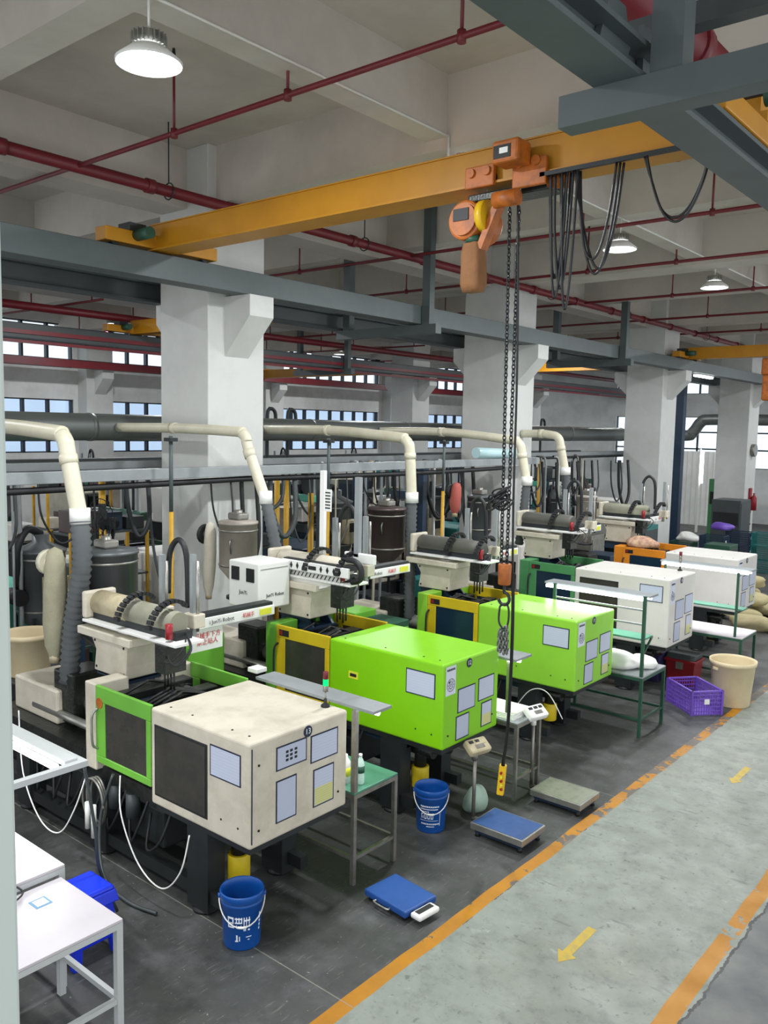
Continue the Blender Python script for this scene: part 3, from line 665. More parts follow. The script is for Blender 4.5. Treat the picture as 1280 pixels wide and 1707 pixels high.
    m_.build('mould_hoses', black, r)
    # base frame
    m_ = MB()
    for yy in (.06, W-.14): m_.box(X0-3.85, X0-.35, Y+yy, Y+yy+.08, .1, .2)
    m_.build('floor_rail', iron, r)
    for xx in (-.62, -1.95, -3.2):
        for yy in (.04, W-.2):
            R(xx-.12, xx+.12, yy, yy+.16, .03, z0-.04).build('frame_leg', iron, r)
            MB().lathe([(.1, 0), (.1, .02), (.03, .035), (.03, .1)], (X0+xx, Y+yy+.08, 0), 16).build('levelling_foot', black, r)
    R(-3.85, -.5, .14, W-.14, z0-.14, z0-.05).build('bed_frame', blue_d if num != 13 else iron, r)
    R(-3.3, -1.25, .2, W-.2, .2, .52).build('oil_tank', iron, r, bevel=.02)
    MB().cyl((X0-.46, Y+.3, .22), (X0-.46, Y+.3, .42), .085, n=18).build('grease_cup', door_y, r, bevel=.01)
    MB().cyl((X0-.46, Y+.3, .42), (X0-.46, Y+.3, z0-.1), .06, .05, n=12).cyl((X0-.7, Y+.3, z0-.18), (X0-.3, Y+.3, z0-.18), .06, n=10).cyl((X0-.3, Y+.3, z0-.15), (X0-.3, Y+.55, z0-.22), .04, n=8).build('grease_pump', oily, r)
    m_ = MB()
    for i in range(7):
        a = -1.0-.3*i; m_.tube(smooth([(X0+a, Y+.1, z0-.05), (X0+a-.05, Y+.02, z0-.3), (X0+a-.2+random.uniform(-.1, .1), Y+.03, .28), (X0+a-.35, Y+.15, z0-.2)], 5), .012, 6)
    m_.build('hydraulic_hoses', black, r)
    for i in range(2):
        MB().cyl((X0-1.55-.25*i, Y+.12, .42), (X0-1.55-.25*i, Y+.12, .62), .06, n=12).build('valve', steel_dark, r)
    # injection end
    R(-3.9, D0-.16, .1, W-.1, z0-.05, z0+.1).build('injection_bed', oily, r)
    R(-3.75, -2.95, .25, W-.25, z0+.1, z0+.42).build('injection_housing', body_w, r, bevel=.02)
    MB().cyl((X0-2.95, Y+W/2, z0+.3), (X0-2.2, Y+W/2, z0+.3), .09, n=16).build('barrel', steel, r)
    for yy in (.28, W-.28): MB().cyl((X0-3.4, Y+yy, z0+.2), (X0-2.1, Y+yy, z0+.2), .04, n=10).build('injection_cylinder', steel, r)
    R(-3.1, -2.75, .3, W-.3, z0+.12, z0+.6).build('feed_block', oily, r, bevel=.02)
    return r
M13 = machine(13, 3.69, .98, 1.13, .7, 1.455, body_w, door_g, body_w, 'ivory injection moulding machine numbered 13 with green door, nearest the camera', glass_d)
M12 = machine(12, 5.92, .9, 1.38, .76, 1.54, body_g, door_y, door_g, 'bright lime green injection moulding machine numbered 12 with yellow door', glass_d)
M11 = machine(11, 8.42, .95, 1.3, .71, 1.515, body_g2, door_y, body_g2, 'lime green injection moulding machine numbered 11 with yellow door and blue window', glass_b)
M10 = machine(10, 11.08, .95, 1.4, .7, 1.64, body_p, door_gd, door_gd, 'white injection moulding machine numbered 10 with mid green door', glass_b)
M9 = machine(9, 13.95, 1.0, 1.2, .74, 1.6, body_p, door_o, door_o, 'white injection moulding machine numbered 9 with orange door, farthest in the row', glass_b)
# signal lamps on covers
def tower(label, x, y, z, lit=True):
    t = thing('signal_tower', label, 'signal light', (x, y, z))
    MB().lathe([(.035, 0), (.035, .012), (.012, .03), (.012, .06)], (x, y, z), 16).build('base', black, t)
    MB().cyl((x, y, z+.06), (x, y, z+.12), .006, n=8).build('stem', steel, t)
    MB().cyl((x, y, z+.12), (x, y, z+.165), .021, n=16).build('gray_lens', steel_l, t)
    MB().cyl((x, y, z+.165), (x, y, z+.215), .021, n=16).build('green_lens', green_e if lit else steel_l, t)
    MB().cyl((x, y, z+.215), (x, y, z+.275), .021, n=16).build('red_lens', mat('dark_red_lens', '6d1423', .3), t, bevel=.004)
tower('signal tower with lit green lens standing on machine 13', -4.37, 4.6, 1.457)
tower('unlit pale signal tower standing on machine 10', -4.4, 11.95, 1.64, False)
# socket box on the lamp panel behind machine 13
# ---- robots
belt_g = mat('dusty_belt_cover', '8b8a78', .55, h2='66665a', scale=4); belt_d = mat('dark_belt_cover', '56564f', .55, h2='3c3c38', scale=4)
def robot(label, Y, dz, box=False, kx=-1.2, zs=1.375, cov=None):
    X0 = -4.2; R = lambda a, b_, c, d_, e, f_: B(X0+a, X0+b_, Y+c, Y+d_, e, f_)
    z = dz
    t = thing('picking_robot', label, 'robot arm', (X0-2.15, Y+.5, zs))
    # blue stand and white pedestal on the fixed platen
    m_ = MB()
    for yy in (.32, .62): m_.prism([(X0-2.45, zs+.02), (X0-1.95, zs+.02), (X0-2.05, z-.42), (X0-2.42, z-.42)], 'y', Y+yy, Y+yy+.03)
    m_.box(X0-2.45, X0-1.95, Y+.3, Y+.67, zs, zs+.025); m_.box(X0-2.43, X0-2.03, Y+.3, Y+.67, z-.44, z-.41); m_.box(X0-2.3, X0-2.26, Y+.35, Y+.62, zs+.02, z-.42)
    m_.build('stand', blue_d, t)
    # pedestal with waisted side plates
    w0, w1 = X0-2.48, X0-1.92
    MB().prism([(w0+.05, z-.41), (w1-.02, z-.41), (w1-.02, z-.3), (w1, z-.1), (w0, z-.1), (w0+.08, z-.22)], 'y', Y+.26, Y+.7).build('pedestal', body_w, t, bevel=.01)
    for a, b_ in ((w0+.09, z-.37), (w1-.05, z-.37), (w1-.05, z-.14), (w0+.07, z-.14)): MB().cyl((a, Y+.255, b_), (a, Y+.262, b_), .012, n=8).build('bolt', black, t)
    R(-2.6, -1.8, .2, .76, z-.1, z-.03).build('mounting_plate', body_w, t, bevel=.008)
    # traverse beam running along the row
    R(-2.12, -1.98, .3, 2.0, z-.12, z-.02).build('traverse_beam', plast_w, t, bevel=.006)
    R(-2.11, -1.99, .5, 1.98, z-.02, z+.012).build('linear_rail', iron, t)
    R(-1.979, -1.972, 1.8, 1.95, z-.1, z-.04).build('yellow_label', label_y, t)
    text('i JunYi Robot', .055, ink, t, (X0-1.971, Y+1.32, z-.07), '+x'); text('机械手', .05, inkred, t, (X0-1.971, Y+1.65, z-.07), '+x')
    # kick beam with cover along X
    zb = z+.08
    R(-2.55, kx, .22, .5, zb-.07, zb-.045).build('kick_rail', plast_w, t, bevel=.004)
    R(-2.5, kx-.1, .3, .46, zb-.045, zb+.02).build('kick_beam', iron, t)
    MB().tube([(X0-2.5, Y+.38, zb+.08), (X0-2.46, Y+.38, zb+.08), (X0-1.7, Y+.38, zb+.08), (X0+kx-.16, Y+.38, zb+.08)], [.08, .105, .105, .09], 16).build('belt_cover', cov or (belt_g if not box else body_w), t); MB().tube([(X0-2.5, Y+.38, zb+.085), (X0-2.0, Y+.38, zb+.085)], .112, 16).build('cover_cap', plast_o, t) if cov is None and not box else None
    R(-2.56, -2.5, .22, .54, zb-.04, zb+.2).build('end_plate', body_w, t, bevel=.02)
    # cable chains arching over the cover
    for xx in (-1.95, -1.5):
        pts = [(X0+xx+.05*math.sin(a), Y+.38-.2*math.cos(a), zb+.03+.22*math.sin(a)) for a in (math.pi*i/16 for i in range(13))]
        o = MB()
        for i in range(len(pts)-1):
            c = (Vector(pts[i])+Vector(pts[i+1]))/2; d_ = Vector(pts[i+1])-Vector(pts[i]); ang = math.atan2(d_.z, d_.y)
            o.obox(c, (.06, d_.length*.8, .03), (ang, 0, 0))
        o.build('cable_chain', black, t)
    # vertical arms
    for xx, zz, w_ in ((-1.95, .55, .05), (-1.52, .6, .045)):
        R(xx-w_/2, xx+w_/2, .62, .66, zb-.1, zb+zz).build('arm_profile', tray_m, t); MB().cyl((X0+xx+.06, Y+.64, zb-.05), (X0+xx+.06, Y+.64, zb+zz-.05), .014, n=8).build('arm_cylinder', steel, t)
        R(xx-.06, xx+.09, .58, .7, zb-.02, zb+.1).build('arm_bracket', body_w, t, bevel=.01)
    hp = [(X0-1.95, Y+.7, zb+.2), (X0-1.95, Y+.72, zb+.55), (X0-1.85, Y+.74, zb+.68), (X0-1.74, Y+.74, zb+.55), (X0-1.72, Y+.74, zb+.1)]
    MB().tube(smooth(hp, 6), .025, 8).build('hose_bundle', black, t)
    # gripper head
    m_ = MB().box(X0+kx-.24, X0+kx-.1, Y+.2, Y+.4, zb-.3, zb-.07)
    for i in range(4): m_.cyl((X0+kx-.22+.04*i, Y+.28, zb-.3), (X0+kx-.22+.04*i, Y+.28, zb-.46+.03*(i % 2)), .01, n=6)
    m_.build('gripper', oily, t)
    MB().cyl((X0+kx-.12, Y+.25, zb-.02), (X0+kx-.12, Y+.25, zb+.1), .03, n=10).build('red_valve', red_p, t)
    m_ = MB()
    for i in range(5):
        a = random.uniform(-.1, .1); m_.tube(smooth([(X0+kx-.1, Y+.4, zb), (X0+kx+.02+a, Y+.3, zb-.08), (X0+kx-.05+a, Y+.2, zb-.2), (X0+kx-.2, Y+.25, zb-.1)], 5), .007, 5)
    m_.build('air_lines', black, t)
    if box:
        bx = B(-6.83, -6.37, 5.7, 6.14, 1.72, 2.2).build('control_box', plast_w, t, bevel=.015)
        for a in (-6.78, -6.55): B(a, a+.12, 5.69, 5.703, 2.0, 2.14).build('vent_grille', black, bx, bevel=.004)
        text('JunYi', .06, ink, bx, (-6.6, 5.697, 1.88), '-y'); text('JunYi Robot', .05, ink, bx, (-6.367, 5.93, 1.86), '+x')
        B(-6.372, -6.366, 5.73, 6.11, 2.135, 2.14).build('lid_seam', steel_l, bx)
    return t
robot('robot arm with beige belt cover above machine 13', 3.75, 1.83)
robot('robot arm with white control box above machine 12', 5.95, 2.0, True, -1.35, 1.46)
robot('dusty gray robot arm above machine 11, behind the hook', 8.45, 1.95, False, -1.35, 1.435, belt_d)
robot('robot arm above machine 10, right of the ribbed hoses', 11.1, 2.08, False, -1.5, 1.56, belt_d)
robot('robot arm above machine 9 with green beam end', 13.95, 2.06, False, -1.6, 1.52, belt_g)
# truss decorated arm of machine 12
t = thing('cantilever_arm', 'white slotted cantilever arm with diamond cutouts beside the white control box', 'robot arm', (-6.0, 6.3, 2.05))
B(-6.5, -5.55, 6.14, 6.17, 2.1, 2.2).build('arm_plate', plast_w, t, bevel=.004)
for i, x in enumerate((-6.44, -6.35, -6.26, -6.17, -5.92, -5.83, -5.74, -5.66)):
    MB().prism([(x-.018, 2.15), (x, 2.115), (x+.018, 2.15), (x, 2.185)], 'y', 6.135, 6.141).build('diamond_slot', black, t)
B(-6.1, -5.99, 6.135, 6.141, 2.13, 2.17).build('oval_slot', black, t, bevel=.003)
B(-6.5, -5.55, 6.17, 6.35, 2.17, 2.21).build('rail', iron, t)
MB().prism([(-6.5, 2.1), (-5.6, 2.08), (-5.9, 1.96), (-6.1, 1.9), (-6.5, 1.95)], 'y', 6.2, 6.23).build('gusset', plast_w, t)
for i in range(16): MB().obox((-6.45+.055*i, 6.13, 2.075), (.01, .006, .05), (0, .6, 0)).build('hatch_mark', ink, t)
pts = [(-5.62, 6.2, 2.28), (-5.5, 6.2, 2.27), (-5.43, 6.2, 2.2), (-5.44, 6.2, 2.1), (-5.55, 6.2, 2.06)]
MB().tube(smooth(pts, 5), .03, 8).build('cable_chain', black, t)
B(-5.75, -5.35, 6.3, 6.34, 2.24, 2.34).build('arm_head', plast_w, t, bevel=.01)
B(-5.62, -5.56, 6.3, 6.35, 2.3, 3.1).build('vertical_arm', tray_m, t); B(-6.16, -6.1, 6.36, 6.4, 2.2, 3.14).build('vertical_arm', plast_w, t)
lb = B(-6.08, -5.99, 6.35, 6.36, 2.72, 2.95).build('printed_label', plast_w, t)
for i in range(6): B(-6.07, -6.0, 6.346, 6.35, 2.75+.032*i, 2.762+.032*i).build('print_line', ink, lb)
# warning sign
t = thing('hanging_sign', 'white sign with red lettering hung from the robot arm of machine 13', 'sign', (-6.28, 4.88, 1.52))
B(-6.21, -6.2, 4.72, 5.1, 1.5, 1.72).build('board', plast_w, t); text('机械手下方\n禁止站人', .062, inkred, t, (-6.197, 4.92, 1.61), '+x')
for y in (4.76, 5.06): MB().cyl((-6.205, y, 1.72), (-6.205, y, 1.8), .004, n=5).build('string', black, t)
# ---- hoppers and filter sleeves
def hopper(label, x, y, z0, z1, r, m=None, cone=True, sleeve_at=None, slv=None):
    t = thing('hopper_dryer', label, 'hopper', (x, y, z0-.35)); m = m or steel_dark
    MB().lathe([(r*.25, -.35), (r*.25, -.2), (r, 0), (r, z1-z0), (r*1.04, z1-z0), (r*1.04, z1-z0+.03), (r*.5, z1-z0+.05), (0, z1-z0+.05)], (x, y, z0), 28).build('drum', m, t)
    MB().lathe([(r*1.03, .03), (r*1.03, .05)], (x, y, z0), 28).build('clamp_ring', steel_l, t)
    MB().lathe([(r*1.03, z1-z0-.08), (r*1.03, z1-z0-.06)], (x, y, z0), 28).build('clamp_ring', steel_l, t)
    MB().cyl((x, y, z1+.04), (x, y, z1+.16), .05, n=12).build('loader_neck', steel_l, t); B(x-.1, x+.1, y-.08, y+.08, z1+.05, z1+.13).build('lid_motor', steel_l, t, bevel=.02)
    MB().tube([(x+r*.5, y-r*.92, z1-.15), (x+r*.5, y-r*1.0, z1-.2), (x+r*.5, y-r*.92, z1-.32)], .008, 6).build('latch', steel, t)
    MB().cyl((x, y, z0-.36), (x, y, z0-.33), .14, n=14).build('flange', iron, t)
    return t
h_gray = mat('gray_hopper_paint', '5a5e60', .4, .3, h2='44484a', scale=3)
h_br = mat('rusty_hopper_steel', '5f5252', .35, .5, h2='3f3636', scale=2, stretch=(1, 1, .2))
h_be = mat('beige_hopper_paint', 'a59d93', .5, h2='857b72', scale=4)
hopper('big gray hopper drum behind the robot of machine 13', -7.12, 4.45, 1.62, 2.36, .29, h_gray)
hopper('beige square-topped hopper in front of the first column', -7.5, 6.4, 1.95, 2.46, .22, h_be)
hopper('rusty brown steel hopper drum between machines 12 and 11', -7.35, 8.9, 1.92, 2.48, .26, h_br)
hopper('gray hopper drum left of the hoist chains', -7.55, 11.5, 1.95, 2.5, .2, h_gray)
hopper('pale gray hopper of machine 9 beyond the farthest exhaust hose', -7.0, 14.2, 1.9, 2.4, .18, h_be)
def sleevebag(label, x, y, z0, z1, r, m):
    t = thing('filter_sleeve', label, 'filter bag', (x, y, z0))
    n = 14; H = z1-z0
    prof = [(r*.35, 0), (r*.45, .05), (r*.8, .1*H+.05), (r, .35*H), (r*1.02, .6*H), (r*.9, .85*H), (r*.6, .97*H), (0.001, H)]
    vs = []; fs = []
    for i, (rr, zz) in enumerate(prof):
        for k_ in range(n):
            a = 2*math.pi*k_/n; q_ = rr*(1+.08*math.sin(3*a+i)); vs.append((x+q_*math.cos(a)+.03*zz, y+q_*math.sin(a), z0+zz))
    for i in range(len(prof)-1):
        for k_ in range(n): fs.append((i*n+k_, i*n+(k_+1) % n, (i+1)*n+(k_+1) % n, (i+1)*n+k_))
    MB().add(vs, fs, True).build('cloth_sleeve', m, t)
    MB().cyl((x, y, z0), (x, y, z0+.08), r*.5, n=10).build('tie_band', plast_o, t)
    MB().cyl((x-r*1.9, y, z1-.16), (x-.2*r, y, z1-.16), .055, n=12).build('blower_outlet', pvc if m is sleeve else black, t)
    MB().cyl((x-r*1.3, y+.02, z1-.16), (x-r*.6, y+.02, z1-.16), .12, n=16).build('blower', pvc if m is sleeve else black, t)
sleevebag('long dusty olive filter sleeve left of the gray hopper drum', -7.28, 4.0, 1.36, 2.45, .105, sleeve)
sleevebag('narrow white filter sleeve hanging by the beige hopper', -7.85, 6.25, 1.55, 2.47, .075, sleeve_w)
sleevebag('small faded red filter bag left of the hoist chains', -7.75, 11.1, 2.2, 2.75, .09, mat('faded_red_cloth', 'a8564c', .8, bump=.3))
# ================================================================== WORKBENCHES
def bench(label, x0, x1, y0, y1, zt, mt, ml, leg=.035, shelf=None, post=None, lamp=None, under=.2, name='workbench'):
    t = thing(name, label, 'table', ((x0+x1)/2, (y0+y1)/2, 0))
    B(x0, x1, y0, y1, zt-.02, zt).build('tabletop', mt, t, bevel=.004)
    m_ = MB()
    for y in (y0, y1-leg): m_.box(x0, x1, y, y+leg, zt-.055, zt-.02)
    for x in (x0, x1-leg): m_.box(x, x+leg, y0+leg, y1-leg, zt-.055, zt-.02)
    m_.build('apron', ml, t)
    for x in (x0, x1-leg):
        for y in (y0, y1-leg): B(x, x+leg, y, y+leg, 0, zt-.055).build('leg', ml, t)
    if under:
        for y in (y0, y1-leg): B(x0+leg, x1-leg, y+.005, y+leg-.005, under, under+leg*.8).build('stretcher', ml, t)
        for x in (x0, x1-leg): B(x+.005, x+leg-.005, y0+leg, y1-leg, under, under+leg*.8).build('stretcher', ml, t)
    if shelf: B(x0+leg, x1-leg, y0+leg, y1-leg, shelf-.02, shelf).build('lower_shelf', mt, t)
    return t
def lampbar(t, x0, x1, y0, y1, z, ml=None, tubes=None, x_light=None, power=4):
    B(x0, x1, y0, y1, z, z+.025).build('lamp_canopy', ml or tray_m, t, bevel=.003)
    for y in (tubes or ((y0+y1)/2,)):
        MB().cyl((x0+.04, y, z-.022), (x1-.04, y, z-.022), .02, n=10).build('led_tube', tube_e, t)
        L_ = bpy.data.lights.new('tube_light', 'AREA'); L_.shape = 'RECTANGLE'; L_.size = (x1-x0)-.1; L_.size_y = .03; L_.energy = power
        lo = bpy.data.objects.new('tube_light', L_); COL.objects.link(lo); lo.parent = t; w_ = WL[t.name]; lo.location = ((x0+x1)/2-w_[0], y-w_[1], z-.045-w_[2])
t = bench('steel table with green top between machines 13 and 12', -5.35, -4.2, 4.76, 5.3, .76, table_g, steel_l)
B(-4.24, -4.2, 4.76, 4.8, .76, 1.42).build('lamp_post', steel_l, t); lampbar(t, -5.35, -4.02, 4.76, 4.98, 1.43, tray_m, power=3)
B(-5.5, -5.38, 4.8, 4.92, 1.46, 1.5).build('socket_box', plast_w, t, bevel=.006)
t = bench('steel table stacked with white sheets between machines 12 and 11', -5.2, -4.05, 6.95, 7.42, .78, tray_m, steel_l)
B(-4.24, -4.2, 7.03, 7.07, .78, 1.39).build('lamp_post', steel_l, t); lampbar(t, -5.2, -4.05, 6.88, 7.18, 1.4, tray_m, power=3)
t = bench('dark green framed table heaped with white plastic between machines 11 and 10', -5.05, -3.84, 9.42, 10.13, .74, tray_m, green_d, .035, None)
for x in (-3.88, -5.05):
    B(x, x+.035, 9.42, 9.455, .74, 1.7).build('rack_post', green_d, t)
B(-4.6, -3.86, 9.44, 9.72, 1.17, 1.19).build('upper_shelf', table_g, t)
for z in (1.35, 1.52): B(-5.05, -3.86, 9.43, 9.45, z, z+.02).build('rack_rail', tray_m, t)
MB().bar((-3.86, 9.44, 1.0), (-3.86, 9.7, 1.18), .02).build('shelf_brace', green_d, t)
lampbar(t, -5.25, -3.85, 9.56, 9.8, 1.66, tray_m, (9.54, 9.7), power=4)
t = bench('dark framed white table between machines 10 and 9, beside the beige tub', -4.75, -3.58, 12.25, 12.92, .74, desk_w, green_d, .035)
for x in (-3.7, -4.75): B(x, x+.03, 12.25, 12.28, .74, 1.66).build('rack_post', green_d, t)
B(-4.75, -3.6, 12.28, 12.5, 1.12, 1.14).build('upper_shelf', table_g, t)
lampbar(t, -4.95, -3.6, 12.6, 12.82, 1.64, tray_m, (12.575, 12.72), power=4)
# front left workbenches
t = bench('front white-topped desk at lower left beside the blue stool', -4.75, -4.07, 1.9, 2.62, .76, desk_w, frame_w, .04, under=.25)
st = B(-4.62, -4.52, 2.34, 2.44, .76, .762).build('table_sticker', mat('blue_sticker_line', '5a8fb5', .5), t); B(-4.607, -4.533, 2.353, 2.427, .762, .7635).build('sticker_center', paper, st)
t = bench('rear white-topped bench at lower left under the lit lamp shelf', -6.1, -4.77, 1.95, 2.66, .82, desk_w, frame_w, .04, under=.25)
B(-5.1, -5.06, 2.4, 2.44, .82, 1.28).build('lamp_post', frame_w, t); B(-6.1, -6.06, 2.4, 2.44, .82, 1.28).build('lamp_post', frame_w, t)
m_ = MB().box(-6.2, -5.05, 2.95, 3.0, 1.28, 1.32).box(-5.1, -5.05, 2.44, 2.95, 1.28, 1.32).box(-6.2, -5.05, 2.4, 2.44, 1.28, 1.32); m_.build('lamp_frame', frame_w, t)
for y in (2.86,): B(-6.2, -5.1, y, y+.09, 1.3, 1.34).build('lamp_canopy', frame_w, t, bevel=.005)
for y in (2.83,): MB().cyl((-6.18, y, 1.29), (-5.17, y, 1.29), .024, n=12).build('led_tube', tube_e, t)
L_ = bpy.data.lights.new('tube_light', 'AREA'); L_.shape = 'RECTANGLE'; L_.size = 1; L_.size_y = .06; L_.energy = 6
lo = bpy.data.objects.new('tube_light', L_); COL.objects.link(lo); lo.parent = t; w_ = WL[t.name]; lo.location = (-5.7-w_[0], 2.83-w_[1], 1.25)
MB().tube(smooth([(-4.9, 2.2, .83), (-4.85, 2.25, .9), (-4.8, 2.3, .84), (-4.7, 2.35, .79), (-4.6, 2.2, .8)], 5), .006, 6).build('loose_wire', black, t)
# stool
t = thing('stool', 'bright blue plastic stool beside the white desk', 'stool', (-5.02, 2.93, 0))
x, y = -5.02, 2.93
def frust(m_, h0, h1, z0, z1, cx, cy):
    vs = [(cx+sx*h, cy+sy*h, z) for h, z in ((h0, z0), (h1, z1)) for sx, sy in ((-1, -1), (1, -1), (1, 1), (-1, 1))]
    m_.add(vs, [(3, 2, 1, 0), (4, 5, 6, 7), (0, 1, 5, 4), (1, 2, 6, 5), (2, 3, 7, 6), (3, 0, 4, 7)]); return m_
frust(MB(), .155, .14, .44, .475, x, y).build('seat', stool_b, t, bevel=.015)
frust(MB(), .172, .152, .36, .445, x, y).build('skirt', stool_b, t, bevel=.01)
for sx in (-1, 1):
    for sy in (-1, 1):
        m_ = MB(); a = (x+sx*.12, y+sy*.12); c = (x+sx*.165, y+sy*.165)
        vs = []
        for (px, py), z, h in ((c, 0, .045), (a, .38, .05)): vs += [(px-h*(1 if sx > 0 else .3), py-h*(1 if sy > 0 else .3), z), (px+h*(.3 if sx > 0 else 1), py-h*(1 if sy > 0 else .3), z), (px+h*(.3 if sx > 0 else 1), py+h*(.3 if sy > 0 else 1), z), (px-h*(1 if sx > 0 else .3), py+h*(.3 if sy > 0 else 1), z)]
        m_.add(vs, [(3, 2, 1, 0), (4, 5, 6, 7), (0, 1, 5, 4), (1, 2, 6, 5), (2, 3, 7, 6), (3, 0, 4, 7)]); m_.build('leg', stool_b, t, bevel=.006)
m_ = MB()
for sy in (-1, 1): m_.box(x-.12, x+.12, y+sy*.15-.008, y+sy*.15+.008, .12, .16)
for sx in (-1, 1): m_.box(x+sx*.15-.008, x+sx*.15+.008, y-.12, y+.12, .12, .16)
m_.build('leg_brace', stool_b, t)
# ================================================================== SMALL THINGS ON THE FLOOR
def bucket(label, x, y, logo):
    t = thing('bucket', label, 'bucket', (x, y, 0))
    MB().lathe([(.125, 0), (.128, .01), (.142, .31), (.15, .315), (.15, .33), (.144, .335), (.153, .34), (.155, .385), (.15, .395), (.144, .39), (.14, .33), (.12, .02), (0, .018)], (x, y, 0), 36).build('shell', bucket_b, t)
    # bail handle lying against the front
    ang = math.atan2(-y, -x)          # towards the camera side
    e = Vector((-math.sin(ang), math.cos(ang), 0)); f_ = Vector((math.cos(ang), math.sin(ang), 0)); c = Vector((x, y, 0))
    pts = [c+e*.158*math.cos(a)+f_*(.17*math.sin(a))+Vector((0, 0, .345-.15*math.sin(a))) for a in (math.pi*i/16 for i in range(17))]
    MB().tube(pts, .0045, 6).build('handle', plast_w, t)
    MB().tube(pts[7:10], .009, 8).build('grip', plast_w, t)
    for s_ in (-1, 1): MB().cyl(c+e*s_*.145+Vector((0, 0, .345)), c+e*s_*.165+Vector((0, 0, .345)), .018, n=10).build('handle_ear', bucket_b, t)
    def pr(th, z, r=.1385): return c+(f_*math.cos(th)+e*math.sin(th))*(r+ z*.0)+Vector((0, 0, z))
    def rad(z): return .1265+(z/.31)*.0155+.0015
    m_ = MB()
    def patch(t0, t1, z0, z1):
        n = max(1, int((t1-t0)/.08)); 
        for i in range(n):
            a, b_ = t0+(t1-t0)*i/n, t0+(t1-t0)*(i+1)/n
            vs = [pr(a, z0, rad(z0)), pr(b_, z0, rad(z0)), pr(b_, z1, rad(z1)), pr(a, z1, rad(z1))]; m_.add(vs, [(0, 1, 2, 3)])
    if logo == 'big':   # square block characters of the first bucket
        for a0, a1, z0, z1 in ((-.75, -.68, .17, .24), (-.75, -.42, .235, .25), (-.49, -.42, .2, .25), (-.75, -.42, .2, .212), (-.75, -.4, .17, .182), (-.36, .02, .235, .245), (-.3, -.25, .205, .25), (-.17, -.12, .205, .25), (-.04, .01, .205, .25), (-.36, .0, .205, .215), (-.3, -.02, .17, .18), (-.3, -.25, .17, .195), (-.07, -.02, .17, .195), (.08, .13, .15, .25), (.08, .42, .22, .232), (.2, .25, .18, .25), (.34, .39, .18, .25), (.15, .42, .175, .185), (.15, .2, .15, .17), (.3, .4, .15, .162)): patch(a0, a1, z0, z1)
        for i in range(5): patch(.98, 1.08, .12+.028*i, .138+.028*i)
        patch(-.36, -.2, .07, .08); patch(-.3, -.22, .07, .12); patch(-.15, -.1, .075, .11); patch(.2, .5, .1, .106); patch(.3, .4, .08, .086)
    else:
        for i in range(11): patch(-.7+.115*i, -.62+.115*i, .245-.004*(i < 2)*i, .258)
        for i in range(14): patch(-.7+.085*i, -.645+.085*i, .222, .231)
        for i in range(6): patch(-.7+.1*i, -.63+.1*i, .2, .209)
        for q_ in range(4):
            a = -.66+.22*q_
            if q_ == 0: patch(a, a+.04, .14, .185); patch(a, a+.15, .178, .186); patch(a+.11, a+.15, .14, .165)
            else: patch(a, a+.035, .142, .182); patch(a+.12, a+.155, .142, .182); patch(a, a+.155, .178, .186); patch(a, a+.155, .137, .145)
        patch(-.75, .5, .12, .123); patch(.62, .65, .07, .2)
        for i in range(12): patch(-.68+.11*i, -.61+.11*i, .083, .096)
        for i in range(8): patch(-.3+.07*i, -.25+.07*i, .062, .07)
    m_.build('printed_mark', inkwhite, t, kind='stuff')
    return t
bucket('blue bucket with block lettering in front of machine 13', -4.31, 3.72, 'big')
bucket('blue bucket with rows of small print in front of machine 12', -4.34, 5.97, 'small')
# scales
def platform_scale(label, x0, x1, y0, y1, md, pst, ind, mi, zi=.76):
    t = thing('platform_scale', label, 'scale', ((x0+x1)/2, (y0+y1)/2, 0))
    B(x0, x1, y0, y1, .07, .13).build('platform', steel, t, bevel=.006)
    B(x0+.015, x1-.015, y0+.015, y1-.015, .13, .132).build('deck_plate', md, t)
    B(x0+.03, x1-.03, y0+.03, y1-.03, .035, .07).build('scale_frame', blue_d, t)
    for x in (x0+.05, x1-.05):
        for y in (y0+.05, y1-.05): MB().cyl((x, y, 0), (x, y, .04), .025, .015, n=12).build('foot', black, t)
    px, py = pst
    B(px, x0+.05, py-.02, py+.02, .045, .065).build('post_arm', steel_l, t)
    MB().cyl((px, py, .03), (px, py, zi-.05), .017, n=12).build('column_post', steel_l, t)
    MB().cyl((px, py, zi-.1), (px, py, zi-.03), .028, n=12).build('post_socket', plast_w if mi is plast_w else steel_l, t)
    h = MB(); R_ = Euler((0, math.radians(35), math.radians(-14)))
    h.obox((px+.02, py, zi+.03), (.15, .24, .075), R_); hh = h.build('indicator', mi, t, bevel=.02)
    rm = R_.to_matrix(); c = Vector((px+.02, py, zi+.03))
    for a, b_, s1, s2, mm in ((-.035, -.07, .028, .05, black), (-.035, 0, .028, .05, black), (-.035, .065, .028, .045, black) if mi is plast_w else (-.02, .03, .04, .12, plast_o), (.02, .0, .04, .1, steel_l)):
        MB().obox(c+rm@Vector((a, b_, .039)), (s1, s2, .004), R_).build('display' if mm is black else 'keypad', mm, hh)
    return t
platform_scale('blue-decked platform scale with old beige indicator in front of machine 12', -3.98, -3.45, 6.07, 6.47, scale_b, (-4.1, 6.3), None, plast_o, .7)
platform_scale('steel-decked platform scale with white indicator in front of machine 11', -3.94, -3.4, 7.04, 7.44, scale_s, (-4.06, 7.28), None, plast_w, .78)
t = thing('floor_scale', 'flat blue portable scale with white display unit on the floor', 'scale', (-3.77, 4.84, 0))
B(-4.0, -3.56, 4.66, 5.0, .03, .085).build('platform', scale_k, t, bevel=.012)
for x in (-3.96, -3.6):
    for y in (4.7, 4.96): MB().cyl((x, y, 0), (x, y, .035), .02, n=10).build('foot', black, t)
